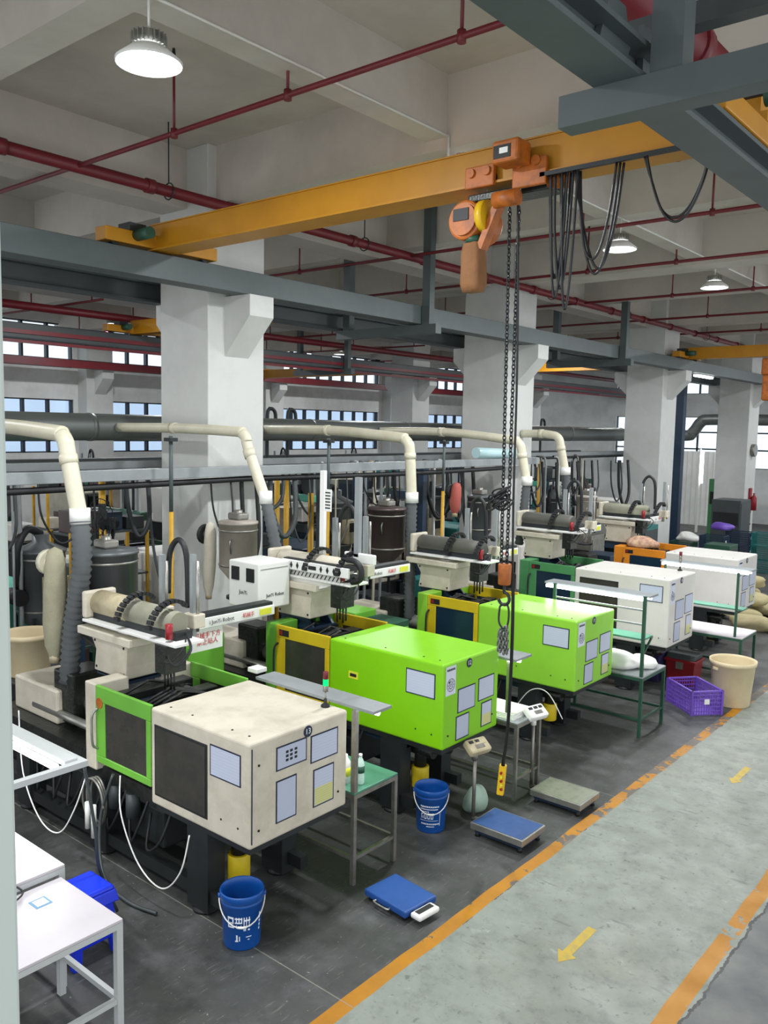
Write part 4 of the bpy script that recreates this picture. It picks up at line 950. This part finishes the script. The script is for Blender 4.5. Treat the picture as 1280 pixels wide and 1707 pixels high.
MB().tube(smooth([(-3.86, 4.66, .05), (-3.86, 4.63, .05), (-3.72, 4.63, .05), (-3.72, 4.66, .05)], 4), .007, 8).build('carry_handle', steel, t)
d_ = B(-3.55, -3.45, 4.7, 4.92, .035, .075).build('display_unit', plast_w, t, bevel=.015); B(-3.53, -3.485, 4.73, 4.89, .075, .078).build('display', black, d_)
for y in (4.74, 4.88): MB().cyl((-3.56, y, .06), (-3.53, y, .06), .012, n=8).build('bracket_knob', iron, t)
t.rotation_euler.z = math.radians(-6)
# pendant shadow side: crate, tub, bins
def crate(label, x, y, lx, ly, h, m, rz, name='plastic_crate'):
    t = thing(name, label, 'crate', (x, y, 0)); a, b_ = lx/2, ly/2; e = .012
    B(x-a, x+a, y-b_, y+b_, 0, .012).build('base', m, t)
    m_ = MB()
    for s_ in (-1, 1): m_.box(x-a-e, x+a+e, y+s_*b_-e, y+s_*b_+e, h-.02, h).box(x+s_*a-e, x+s_*a+e, y-b_-e, y+b_+e, h-.02, h)
    m_.build('rim', m, t)
    for s_ in (-1, 1):
        for t2 in (-1, 1): B(x+s_*a-.014, x+s_*a+.014, y+t2*b_-.014, y+t2*b_+.014, 0, h).build('corner_post', m, t)
    for s_ in (-1, 1):
        m_ = MB(); n = int(lx/.034)
        for i in range(n+1): xx = x-a+lx*i/n; m_.box(xx-.004, xx+.004, y+s_*b_-.004, y+s_*b_+.004, .01, h-.02)
        for j in range(1, 6): z = h*j/6; m_.box(x-a, x+a, y+s_*b_-.005, y+s_*b_+.005, z-.006, z+.006)
        m_.build('side_grid', m, t)
        m_ = MB(); n = int(ly/.034)
        for i in range(n+1): yy = y-b_+ly*i/n; m_.box(x+s_*a-.004, x+s_*a+.004, yy-.004, yy+.004, .01, h-.02)
        for j in range(1, 6): z = h*j/6; m_.box(x+s_*a-.005, x+s_*a+.005, y-b_, y+b_, z-.006, z+.006)
        m_.build('side_grid', m, t)
    B(x+a+.005, x+a+.009, y-.04, y+.03, h*.45, h*.66).build('paper_tag', plast_w, t)
    t.rotation_euler.z = rz; return t
crate('purple slatted plastic crate in front of the beige tub', -3.78, 11.02, .62, .42, .32, purple, math.radians(-40)+math.radians(0))
def tub(label, x, y, r, h, m, name='tub'):
    t = thing(name, label, 'tub', (x, y, 0))
    MB().lathe([(r*.8, 0), (r*.81, .01), (r*.97, h-.06), (r*1.02, h-.055), (r*1.04, h), (r*1.0, h), (r*.96, h-.03), (r*.8, .03), (0, .025)], (x, y, 0), 40).build('shell', m, t)
    a = -2.1; MB().obox((x+r*.99*math.cos(a), y+r*.99*math.sin(a), h-.1), (.02, .09, .035), (0, 0, a)).build('grip', m, t, bevel=.005); return t
tub('large round beige plastic tub beside the purple crate', -3.47, 11.55, .29, .6, beige)
tub('beige pail standing on the low dark cabinet at far left', -8.75, 4.5, .27, .46, beige).location.z = .85
def bin_(label, x, y, lx, ly, h, m, lid, name='storage_bin'):
    t = thing(name, label, 'bin', (x, y, 0))
    frust2 = MB(); a, b_ = lx/2, ly/2
    vs = [(x+sx*a*k_, y+sy*b_*k_, z) for k_, z in ((.88, 0), (1, h)) for sx, sy in ((-1, -1), (1, -1), (1, 1), (-1, 1))]
    frust2.add(vs, [(3, 2, 1, 0), (4, 5, 6, 7), (0, 1, 5, 4), (1, 2, 6, 5), (2, 3, 7, 6), (3, 0, 4, 7)]).build('shell', m, t, bevel=.01)
    B(x-a-.015, x+a+.015, y-b_-.015, y+b_+.015, h-.03, h+.012).build('rim', m, t, bevel=.006)
    if lid: MB().prism([(y-b_, h+.01), (y+b_, h+.01), (y+b_*.7, h+.09), (y-b_*.7, h+.09)], 'x', x-a, x+a).build('lid', lid, t, bevel=.02); B(x-.05, x+.05, y-b_-.025, y-b_, h-.12, h-.02).build('catch', steel_l, t)
    return t
bin_('dark red storage bin with gray lid behind the purple crate', -4.3, 12.05, .42, .36, .36, red_p, steel_dark)
bin_('indigo plastic bin under machine 10, left of the red bin', -4.75, 11.95, .4, .4, .42, mat('indigo_plastic', '2f2b57', .5), None)
# bottle & cup on green table
t = thing('water_bottle', 'clear water bottle with green label standing on the green table', 'bottle', (-4.29, 4.93, .76))
MB().lathe([(.03, 0), (.034, .01), (.034, .07), (.031, .09), (.034, .11), (.034, .16), (.026, .19), (.014, .215), (.014, .225)], (-4.29, 4.93, .76), 20).build('bottle_body', bottle_w, t)
MB().lathe([(.0348, .095), (.0348, .15)], (-4.29, 4.93, .76), 20).build('bottle_label', green_d, t); MB().cyl((-4.29, 4.93, .985), (-4.29, 4.93, 1.005), .015, n=12).build('cap', plast_w, t)
t = thing('jar', 'white plastic jar half hidden behind the post on the green table', 'jar', (-4.4, 4.87, .76))
MB().lathe([(.045, 0), (.045, .17), (.02, .21), (.02, .23)], (-4.4, 4.87, .76), 18).build('jar_body', plast_w, t); MB().lathe([(.046, .06), (.046, .13)], (-4.4, 4.87, .76), 18).build('jar_label', label_y, t)
# white sheets on table 12/11
for i in range(4): B(-4.62+.01*i, -4.12-.006*i, 6.98+.01*i, 7.4-.012*i, .78+.012*i, .791+.012*i).build('plastic_sheet', plast_w, label='flat white plastic sheet in the stack behind the white scale indicator', cat='sheet', group='stack of white sheets')
# plastic bags on table 11/10
def blob(x, y, z, sx, sy, sz, seed, m, name, label, cat, lo=0.05, sub=3, group=None, parent=None):
    import bmesh
    rnd = random.Random(seed); bm = bmesh.new(); bmesh.ops.create_icosphere(bm, subdivisions=sub, radius=1)
    w_ = [(Vector((rnd.uniform(-1, 1), rnd.uniform(-1, 1), rnd.uniform(-1, 1))).normalized(), rnd.uniform(2, 6), rnd.uniform(0, 6)) for _ in range(7)]
    for v in bm.verts:
        q_ = 1+sum(.05*math.sin(d_.dot(v.co)*f_+p_) for d_, f_, p_ in w_); v.co *= q_
        v.co.x *= sx; v.co.y *= sy; v.co.z = max(v.co.z, -.6)*sz
    me = bpy.data.meshes.new(name); bm.to_mesh(me); bm.free(); me.materials.append(m)
    me.polygons.foreach_set('use_smooth', [True]*len(me.polygons))
    o = bpy.data.objects.new(name, me); COL.objects.link(o); o.location = (x, y, z+.6*sz); WL[o.name] = (x, y, z+.6*sz)
    return tag(o, label, cat, group)
blob(-4.35, 9.75, .74, .34, .26, .1, 3, bagw, 'plastic_bag', 'crumpled white plastic bag heaped on the dark green framed table', 'bag')
blob(-4.05, 9.9, .74, .2, .18, .08, 5, bagw, 'plastic_bag', 'smaller white plastic bag at the aisle end of the dark green framed table', 'bag')
blob(-4.8, 9.7, .74, .2, .22, .14, 8, bagw, 'plastic_bag', 'white plastic bag bulging beside the end of machine 11', 'bag')
blob(-4.0, 6.55, 0, .1, .16, .14, 6, mat('mint_rag', '9fb8a8', .8, bump=.5, bscale=12), 'cloth_bag', 'pale green and white bag on the floor under machine 12', 'bag').location.x = -4.25
# yellow arrows painted on the aisle
def arrow(label, x, y0, y1):
    w_ = .035
    MB().prism([(x-w_, y1), (x-w_, y0+.13), (x-.075, y0+.14), (x, y0), (x+.075, y0+.12), (x+w_, y0+.13), (x+w_, y1)], 'z', 0, .0015).build('painted_arrow', floor_y, label=label, cat='floor marking')
arrow('yellow painted arrow on the aisle, nearest the camera', -2.52, 4.98, 5.5)
arrow('small worn yellow arrow farther up the aisle', -2.6, 8.85, 9.4)
arrow('faint yellow arrow far up the aisle', -2.6, 13.2, 13.7)
# cables under machine 13
def cable(label, pts, r, m, name='cable'): MB().tube(smooth(pts, 7), r, 7).build(name, m, label=label, cat='cable')
cable('white cable sagging under the lime door of machine 13', [(-5.7, 3.66, .82), (-5.6, 3.6, .55), (-5.35, 3.58, .25), (-5.05, 3.58, .16), (-4.85, 3.6, .35), (-4.82, 3.66, .62)], .006, plast_w)
cable('gray hose coiled in loops under machine 13', [(-6.05+.17*math.cos(a)*(1-.02*a), 3.62+.004*a, .5+.2*math.sin(a)) for a in [i*.7 for i in range(26)]], .01, steel_l)
cable('thin white cord hanging left of machine 13 under the lamp shelf', [(-6.4, 3.2, 1.3), (-6.35, 3.2, .8), (-6.2, 3.25, .45), (-6.0, 3.3, .38), (-5.85, 3.35, .6), (-5.75, 3.4, .9)], .0055, plast_w)
cable('dark hose drooping from machine 13 toward the floor', [(-5.8, 3.66, .8), (-5.9, 3.6, .4), (-5.7, 3.5, .06), (-5.3, 3.45, .02), (-5.0, 3.5, .02)], .013, steel_dark)
cable('dark cable falling from the lamp frame to the stool', [(-5.07, 2.98, 1.28), (-5.06, 3.05, .8), (-5.1, 3.1, .5), (-5.2, 3.3, .05)], .012, steel_dark)
cable('white cable arching under machine 11', [(-5.0, 8.45, .3), (-4.75, 8.4, .62), (-4.5, 8.36, .66), (-4.3, 8.36, .4)], .006, plast_w)
t = thing('pipe_fitting', 'pair of short white pipe stubs under machine 13', 'pipe', (-6.0, 3.6, .3))
for dx in (0, .09): MB().cyl((-6.05+dx, 3.58, .3-.05*(dx > 0)), (-6.05+dx, 3.58, .52), .022, n=10).build('pipe_stub', plast_w, t)
# rags on machine 9, sacks by the aisle
blob(-5.9, 14.2, 1.61, .28, .2, .12, 11, mat('mixed_rags', 'cfae90', .8, h2='8f5a52', scale=9, amt=1), 'rag_pile', 'pile of mixed rags on top of machine 9 behind its orange door', 'rags')
i = 0
for (x, y, z) in ((-5.0, 17.0, 0), (-5.5, 17.6, 0), (-4.7, 17.9, 0), (-5.2, 18.5, 0), (-5.0, 17.3, .27), (-5.4, 18.1, .27), (-5.2, 17.7, .54), (-4.6, 16.3, 0)):
    blob(x, y, z, .42, .3, .17, 20+i, sack_m, 'sack', ['lowest sack nearest the machines', 'bottom sack behind', 'bottom sack at the right', 'bottom sack at the back', 'middle sack at the left', 'middle sack at the right', 'topmost sack', 'separate low sack in front'][i]+' of the tan woven sacks by the aisle', 'sack', group='woven sacks by the aisle'); i += 1
# ================================================================== BACKGROUND MACHINERY
def bgmachine(x, y, mb, m2, label, flip=1, h=1.5, dome=False):
    t = thing('injection_moulding_machine', label, 'machine', (x, y, 0)); F = flip
    def R(a, b_, c, d_, e, f_): return B(x+min(F*a, F*b_), x+max(F*a, F*b_), y+c, y+d_, e, f_)
    R(-1.9, 1.9, -.4, .4, 0, .65).build('base', iron, t, bevel=.02)
    R(.7, 1.9, -.5, .5, .65, h).build('end_cover', mb, t, bevel=.03)
    R(-.1, .68, -.5, -.46, .75, h).build('sliding_door', m2, t); R(.05, .6, -.52, -.5, .85, h-.15).build('door_window', glass_b, t)
    R(-.1, .68, .46, .5, .75, h).build('sliding_door', m2, t)
    for a in (-.05, .3, .55): R(a, a+.1, -.38, .38, .65, h-.05).build('platen', oily, t)
    R(-1.9, -.15, -.3, .3, .65, .85).build('injection_bed', oily, t)
    R(-1.7, -.9, -.25, .25, .85, 1.25).build('injection_housing', mb, t, bevel=.03)
    MB().cyl((x-F*.9, y, 1.08), (x-F*.1, y, 1.08), .1, n=12).build('barrel', steel, t)
    MB().lathe([(.07, 0), (.07, .12), (.25, .35), (.25, .85), (.27, .86), (.27, .9), (.1, .95)], (x-F*.8, y, 1.2), 20).build('hopper', h_gray if (int(y) % 2) else h_be, t)
    R(-.35, -.2, -.6, .7, 1.95, 2.05).build('robot_beam', plast_w, t); R(-.45, -.15, -.15, .15, h, 1.95).build('robot_pedestal', body_p, t); R(-.3, .9, -.3, -.15, 2.08, 2.22).build('robot_arm', m2 if not dome else teal_l, t, bevel=.02)
    for a in (.2, .6): R(a, a+.05, -.2, -.16, 2.0, 2.75).build('robot_mast', tray_m, t)
    MB().tube(smooth([(x+F*.2, y-.12, 2.2), (x+F*.2, y-.1, 2.7), (x+F*.32, y-.1, 2.85), (x+F*.42, y-.1, 2.6), (x+F*.42, y-.1, 2.2)], 5), .03, 8).build('hose_bundle', black, t)
    return t
bgl = []
cm = [(teal_l, teal, 'mint and teal'), (body_p, green_d, 'white and dark green'), (blue_d, teal, 'dark blue and teal'), (body_w, steel_dark, 'ivory and gray'), (teal, green_d, 'teal and dark green'), (body_p, teal, 'white and teal')]
where = ['at far left', 'left of the first column', 'just right of the first column', 'between the first and second columns', 'before the second column', 'behind the hoist chains', 'past the second column', 'before the third column']
for i, y in enumerate((5.0, 7.9, 10.6, 12.3, 15.2, 17.9, 20.6, 23.2)):
    a, b_, nm = cm[i % 6]; bgmachine(-12.1, y, a, b_, '%s moulding machine in the second row, %s' % (nm, where[i]), 1, 1.5+.15*(i % 2), i % 3 == 0)
for i, y in enumerate((9.5, 12.5, 15.5, 19.5, 23, 26.5)):
    a, b_, nm = cm[(i*2+1) % 6]; bgmachine(-20.2, y, a, b_, 'distant %s moulding machine by the window wall' % nm, -1, 1.7, i % 2 == 0)['group'] = 'machines along the window wall'
# big ducts' branch poles: dark and yellow posts behind the row
P_ = [(-9.0, 5.25, 3.0, .05, blue_d, 'dark blue square post left of the first column'), (-8.6, 8.9, 2.95, .05, steel_dark, 'dark post behind the robot of machine 12'), (-8.6, 11.35, 2.95, .055, blue_d, 'dark blue post between the second exhaust hoses'), (-9.3, 3.9, 3.0, .05, iron, 'dark post at far left behind the ivory pipe'), (-9.3, 15.8, 3.0, .05, h_br, 'brown post before the third column'), (-9.4, 24.9, 5.1, .12, blue_d, 'tall dark pillar post just right of the third column')]
for x, y, z, w_, m, lb in P_: B(x-w_, x+w_, y-w_, y+w_, 0, z).build('steel_post', m, label=lb, cat='post', bevel=.006)
yl = [(-9.8, 4.35, 2.9), (-9.9, 4.75, 2.9), (-10.0, 6.2, 2.9), (-9.8, 9.15, 2.8), (-9.9, 9.45, 2.8), (-8.9, 9.0, 2.6), (-9.9, 13.2, 2.9), (-9.8, 17.4, 2.9)]
for i, (x, y, z) in enumerate(yl):
    MB().cyl((x, y, 0), (x, y, z), .045, n=10).build('yellow_pipe', yel_pipe, label='upright yellow pipe, %s counting from the left behind the machine row' % ['first', 'second', 'third', 'fourth', 'fifth', 'sixth', 'seventh', 'eighth'][i], cat='pipe', group='yellow upright pipes')
# thin vertical conduits and hoses in clusters
i = 0
for cx, cy, n in ((-9.5, 4.55, 3), (-9.4, 9.9, 5), (-9.4, 10.7, 4), (-9.0, 12.0, 4), (-9.3, 14.9, 5), (-9.2, 16.6, 5), (-9.4, 18.6, 4)):
    for k_ in range(n):
        x = cx+random.uniform(-.25, .25); y = cy+k_*.17; m = random.choice([steel_l, plast_w, tray_m, iron, pvc])
        MB().tube(smooth([(x, y, 0), (x+.03, y, 1.2), (x, y+.02, 2.4), (x, y, 2.95), (x-.12, y, 3.02)], 4), random.choice([.014, .02, .026]), 7).build('supply_pipe', m, label='slim vertical supply pipe in the pipe clusters behind the front machines', cat='pipe', group='vertical supply pipes behind the front row')
# cabinets, drums, boxes between the rows
def cabinet(label, x, y, lx, ly, h, m, dm):
    t = thing('control_cabinet', label, 'cabinet', (x, y, 0)); B(x-lx/2, x+lx/2, y-ly/2, y+ly/2, .05, h).build('body', m, t, bevel=.012)
    B(x+lx/2, x+lx/2+.015, y-ly/2+.03, y+ly/2-.03, .12, h-.08).build('door', dm, t); MB().cyl((x+lx/2+.02, y+ly/2-.08, h*.6), (x+lx/2+.045, y+ly/2-.08, h*.6), .015, n=8).build('handle', black, t)
    B(x-lx/2+.05, x+lx/2-.05, y-ly/2-.006, y-ly/2, h*.6, h*.8).build('vent', black, t); B(x-lx/2+.03, x+lx/2-.03, y-ly/2+.03, y+ly/2-.03, 0, .05).build('plinth', black, t)
cabinet('lime green control cabinet behind machine 12', -7.0, 7.75, .6, .4, 1.35, door_g, door_g)
cabinet('dark green control cabinet beside the lime one', -6.4, 7.75, .45, .4, 1.3, green_d, door_g)
cabinet('lime green control cabinet left of machine 12', -6.95, 5.35, .35, .5, 1.45, door_g, door_g)
cabinet('low dark cabinet under the beige pail at far left', -8.78, 4.5, .62, .6, .85, iron, iron)
cabinet('white cabinet between machines 10 and 9 at the back', -7.6, 12.7, .5, .5, 1.7, body_p, body_p)
cabinet('gray cabinet by the third column', -7.9, 16.0, .6, .6, 1.5, steel_l, steel_l)
cabinet('green board cabinet near the far doorway', -9.6, 29.5, .3, 1.6, 2.1, door_gd, door_gd)
cabinet('tall dark cabinet behind the teal bins at right', -7.8, 24.9, .8, .9, 1.75, steel_dark, steel_dark)
for i, (x, y, z, m, nm) in enumerate([(-7.5, 23.0, 0, teal, 'teal'), (-7.0, 23.2, 0, blue_d, 'navy'), (-8.3, 22.7, 0, green_d, 'dark green'), (-6.4, 23.4, 0, teal, 'teal'), (-8.8, 21.9, 0, blue_d, 'navy'), (-5.9, 24.4, 0, teal, 'teal'), (-7.9, 21.6, 0, steel_dark, 'charcoal'), (-7.2, 21.8, 0, blue_d, 'navy')]):
    for k_ in range(3 if i % 2 else 2):
        o = crate('%s crate on the floor past machine 9, %s' % (nm, ['bottom', 'second', 'third'][k_]+' layer of stack %s' % ['one', 'two', 'three', 'four', 'five', 'six', 'seven', 'eight'][i]), x, y, .58, .42, .34, m, 0); o.location.z = .35*k_; o['group'] = 'stacked crates past machine 9'
blob(-8.2, 22.7, .72, .3, .25, .15, 41, bagw, 'plastic_bag', 'white bag on the dark green crates past machine 9', 'bag')
blob(-7.4, 22.9, 1.08, .3, .25, .12, 42, purple, 'plastic_bag', 'purple bag on the stacked crates past machine 9', 'bag')
# fan on a stand left of first column
t = thing('pedestal_fan', 'black wire-caged fan left of the first column', 'fan', (-8.9, 5.6, 0))
x, y, z = -8.9, 5.5, 2.4
m_ = MB()
for rr in (.3, .22, .13): m_.tube([(x+rr*math.cos(a), y-.06*(1-rr/.32), z+rr*math.sin(a)) for a in (2*math.pi*i/28 for i in range(29))], .006, 5, False)
for i in range(16): a = 2*math.pi*i/16; m_.tube([(x, y-.08, z), (x+.3*math.cos(a), y, z+.3*math.sin(a))], .003, 4)
m_.build('cage', iron, t); m_ = MB()
for i in range(4): a = math.pi/2*i; m_.obox((x+.13*math.cos(a), y+.02, z+.13*math.sin(a)), (.22, .01, .1), (.4, -a, 0))
m_.build('blades', steel_dark, t); MB().cyl((x, y, z), (x, y+.2, z), .07, n=14).build('motor', black, t); MB().cyl((x, y+.15, 0), (x, y+.15, z), .02, n=8).build('stand', iron, t)
MB().lathe([(.25, 0), (.25, .03), (.03, .05)], (x, y+.15, 0), 20).build('foot', iron, t)
# dark elbow hoses above the trays
for i, (x, y) in enumerate(((-10.2, 9.3), (-10.2, 9.75), (-10.2, 16.9), (-10.2, 18.1))):
    MB().tube(smooth([(x, y, 2.9), (x, y, 3.75), (x, y+.08, 3.86), (x, y+.17, 3.8), (x, y+.18, 3.6)], 5), .03, 8).build('vent_hook_pipe', iron, label='hook-topped black vent pipe rising behind the round duct', cat='pipe', group='hook-topped vent pipes')
# white roll on tray near second column
MB().cyl((-8.05, 12.1, 3.2), (-8.05, 13.3, 3.17), .09, n=16).build('film_roll', mat('pale_blue_film', 'b9d8dc', .3), label='pale blue plastic roll lying on the cable tray', cat='roll')
# fluorescent fixtures in the far bay
for i, y in enumerate((23.6, 26.0)):
    t = thing('tube_lamp', 'lit tube lamp under the runway beyond the third column' if i == 0 else 'bright upright tube lamp near the far doorway', 'lamp', (-8.4, y, 5.05))
    if i == 0: B(-8.1, -8.0, 22.2, 23.4, 5.07, 5.12).build('tube', tube_e, t); B(-8.12, -7.98, 22.2, 23.4, 5.12, 5.15).build('housing', plast_w, t)
    else: B(-10.9, -10.8, 31, 31.1, 1.8, 3.0).build('tube', tube_e, t); B(-10.95, -10.9, 30.98, 31.12, 0, 3.05).build('housing', plast_w, t)
# white partition room far right
wp = B(-14, -9.8, 33.5, 33.6, 0, 2.9).build('wall_partition', white_wall, kind='structure')
for i in range(20): B(-13.9+.2*i, -13.86+.2*i, 33.47, 33.5, 0, 2.9).build('rib', body_p, wp)
# fire extinguisher box on fourth column
t = thing('fire_extinguisher', 'red fire extinguisher by the fourth column', 'extinguisher', (-8.2, 28.2, 1.1))
MB().lathe([(.09, 0), (.09, .4), (.03, .48), (.03, .55)], (-8.15, 28.2, 1.2), 14).build('cylinder', red_p, t); B(-8.295, -8.24, 28.1, 28.3, 1.1, 1.9).build('backboard', red_p, t)
# wall fan on column 4
MB().cyl((-8.3, 28.2, 3.1), (-8.18, 28.2, 3.1), .2, n=18).build('wall_fan', steel_l, label='round gray wall fan on the fourth column', cat='fan')

def rack(label, x, y, ly, h):
    t = thing('mould_rack', label, 'rack', (x, y, 0))
    for a in (-.25, .25):
        for b_ in (-ly/2, ly/2): B(x+a-.02, x+a+.02, y+b_-.02, y+b_+.02, 0, h).build('upright', yel_pipe if int(y*3) % 2 else blue_d, t)
    n = 4
    for j in range(n):
        z = .15+j*(h-.2)/(n-1); B(x-.27, x+.27, y-ly/2, y+ly/2, z, z+.03).build('shelf', steel_dark, t)
        if j < n:
            yy = y-ly/2+.05
            while yy < y+ly/2-.25:
                w_ = random.uniform(.18, .3); hh = random.uniform(.15, .36); dd = random.uniform(.15, .24)
                B(x-dd, x+dd, yy, yy+w_, z+.03, z+.03+hh).build('mould_block', random.choice([iron, oily, steel_dark, blue_d, teal, steel, body_w, green_d, h_br]), t, bevel=.008); yy += w_+.05
    return t
def dryer(label, x, y, m, z=1.3):
    t = thing('material_dryer', label, 'dryer', (x, y, 0))
    for a in (-.22, .22):
        for b_ in (-.22, .22): B(x+a-.018, x+a+.018, y+b_-.018, y+b_+.018, 0, z).build('leg', iron, t)
    MB().lathe([(.05, -.4), (.06, -.3), (.28, 0), (.28, .75), (.3, .76), (.3, .79), (.1, .88), (.1, .98)], (x, y, z), 22).build('drum', m, t)
    for zz in (.05, .68): MB().lathe([(.288, zz), (.288, zz+.02)], (x, y, z), 22, caps=False).build('clamp_ring', steel_l, t)
    B(x+.27, x+.42, y-.14, y+.14, z+.1, z+.5).build('control_unit', plast_o, t, bevel=.01); B(x+.42, x+.425, y-.1, y+.1, z+.3, z+.45).build('display', black, t)
    MB().cyl((x-.1, y-.34, z+.25), (x+.15, y-.34, z+.25), .1, n=14).build('blower', black, t)
    MB().tube(smooth([(x+.02, y-.3, z+.35), (x+.1, y-.36, z+.8), (x+.05, y-.2, z+1.05), (x, y, z+.98)], 5), .05, 10).build('air_hose', black, t)
    B(x-.26, x+.26, y-.26, y+.26, .2, .6).build('base_tank', steel_dark, t, bevel=.02)
    return t
for i, (x, y, l, h, w_) in enumerate([(-10.75, 3.3, 1.2, 2.0, 'at the far left edge'), (-10.7, 6.6, 1.2, 2.1, 'left of the first column'), (-10.7, 9.45, 1.1, 2.3, 'just past the first column'), (-10.7, 13.9, 1.2, 2.2, 'before the second column'), (-10.7, 16.9, 1.2, 2.3, 'past the second column'), (-10.7, 19.6, 1.2, 2.4, 'before the third column'), (-14.6, 8.6, 1.6, 2.4, 'deep in the second bay at left'), (-14.6, 12.2, 1.6, 2.4, 'deep in the second bay, middle'), (-14.6, 17.4, 1.6, 2.4, 'deep in the second bay at right'), (-14.6, 21.5, 1.6, 2.4, 'deepest in the second bay')]):
    rack('steel rack of mould blocks ' + w_, x, y, l, h)
for i, (x, y, m, w_) in enumerate([(-9.75, 5.2, h_gray, 'left of the first column beside the yellow pipes'), (-9.9, 8.3, h_be, 'half hidden by the first column'), (-9.8, 10.5, h_gray, 'behind the brown hopper drum'), (-9.9, 11.6, h_be, 'behind the third exhaust hose'), (-9.9, 13.0, h_gray, 'left of the second column'), (-9.7, 15.5, h_be, 'right of the second column'), (-9.7, 17.9, h_gray, 'between second and third columns'), (-9.7, 19.5, h_br, 'rusty, just before the third column')]):
    dryer('material dryer with drum and blower ' + w_, x, y, m, 1.25+.15*(i % 3))
rr_ = random.Random(5)
for i in range(34):
    y = 3.2+i*.48+rr_.uniform(-.1, .1); x = rr_.uniform(-9.2, -8.6)
    if 6.3 < y < 7.8 and x < -8.1: x = -8.15
    if 13.1 < y < 14.7: continue
    a = rr_.uniform(.2, .6); dz = rr_.uniform(.5, 1.3)
    MB().tube(smooth([(x, y, 2.93), (x+.02, y+.03, 2.93-dz*.6), (x+.1, y+a*.4, 2.9-dz), (x+.15, y+a*.8, 2.9-dz*.7), (x+.05, y+a, 2.93)], 5), rr_.choice([.012, .018, .028, .035]), 7).build('hanging_hose', rr_.choice([black, iron, black, steel_dark, hose_m]), label='dark hose looping down from the cable tray behind the front machines', cat='hose', group='hoses looping under the cable tray')

# small boxes, jugs and tins between the machines
for i, (x, y, z, a, b_, h, m, nm) in enumerate([(-9.3, 3.3, 0, .4, .5, 1.1, blue_d, 'dark blue equipment box at the far left edge'), (-6.9, 3.1, 0, .5, .35, .7, iron, 'dark floor box behind the lamp shelf'), (-7.6, 10.2, 0, .45, .5, 1.35, teal, 'teal equipment box between machines 11 and 10'), (-7.3, 15.6, 0, .6, .6, 1.2, blue_d, 'dark blue equipment box behind machine 9'), (-7.9, 18.6, 0, .7, .8, 1.5, teal, 'teal equipment box past machine 9'), (-6.6, 20.5, 0, .6, .6, 1.0, green_d, 'dark green equipment box near the crate stacks')]):
    t = thing('equipment_box', nm, 'box', (x, y, z))
    B(x-a/2, x+a/2, y-b_/2, y+b_/2, z+.04, z+h).build('body', m, t, bevel=.012); B(x+a/2, x+a/2+.01, y-b_/2+.04, y+b_/2-.04, z+.1, z+h-.1).build('panel', steel_dark, t)
    B(x-a/2+.05, x+a/2-.05, y-b_/2+.05, y+b_/2-.05, z, z+.04).build('plinth', black, t); B(x-a/4, x+a/4, y-b_/2-.008, y-b_/2, z+h*.6, z+h*.8).build('vent', black, t)
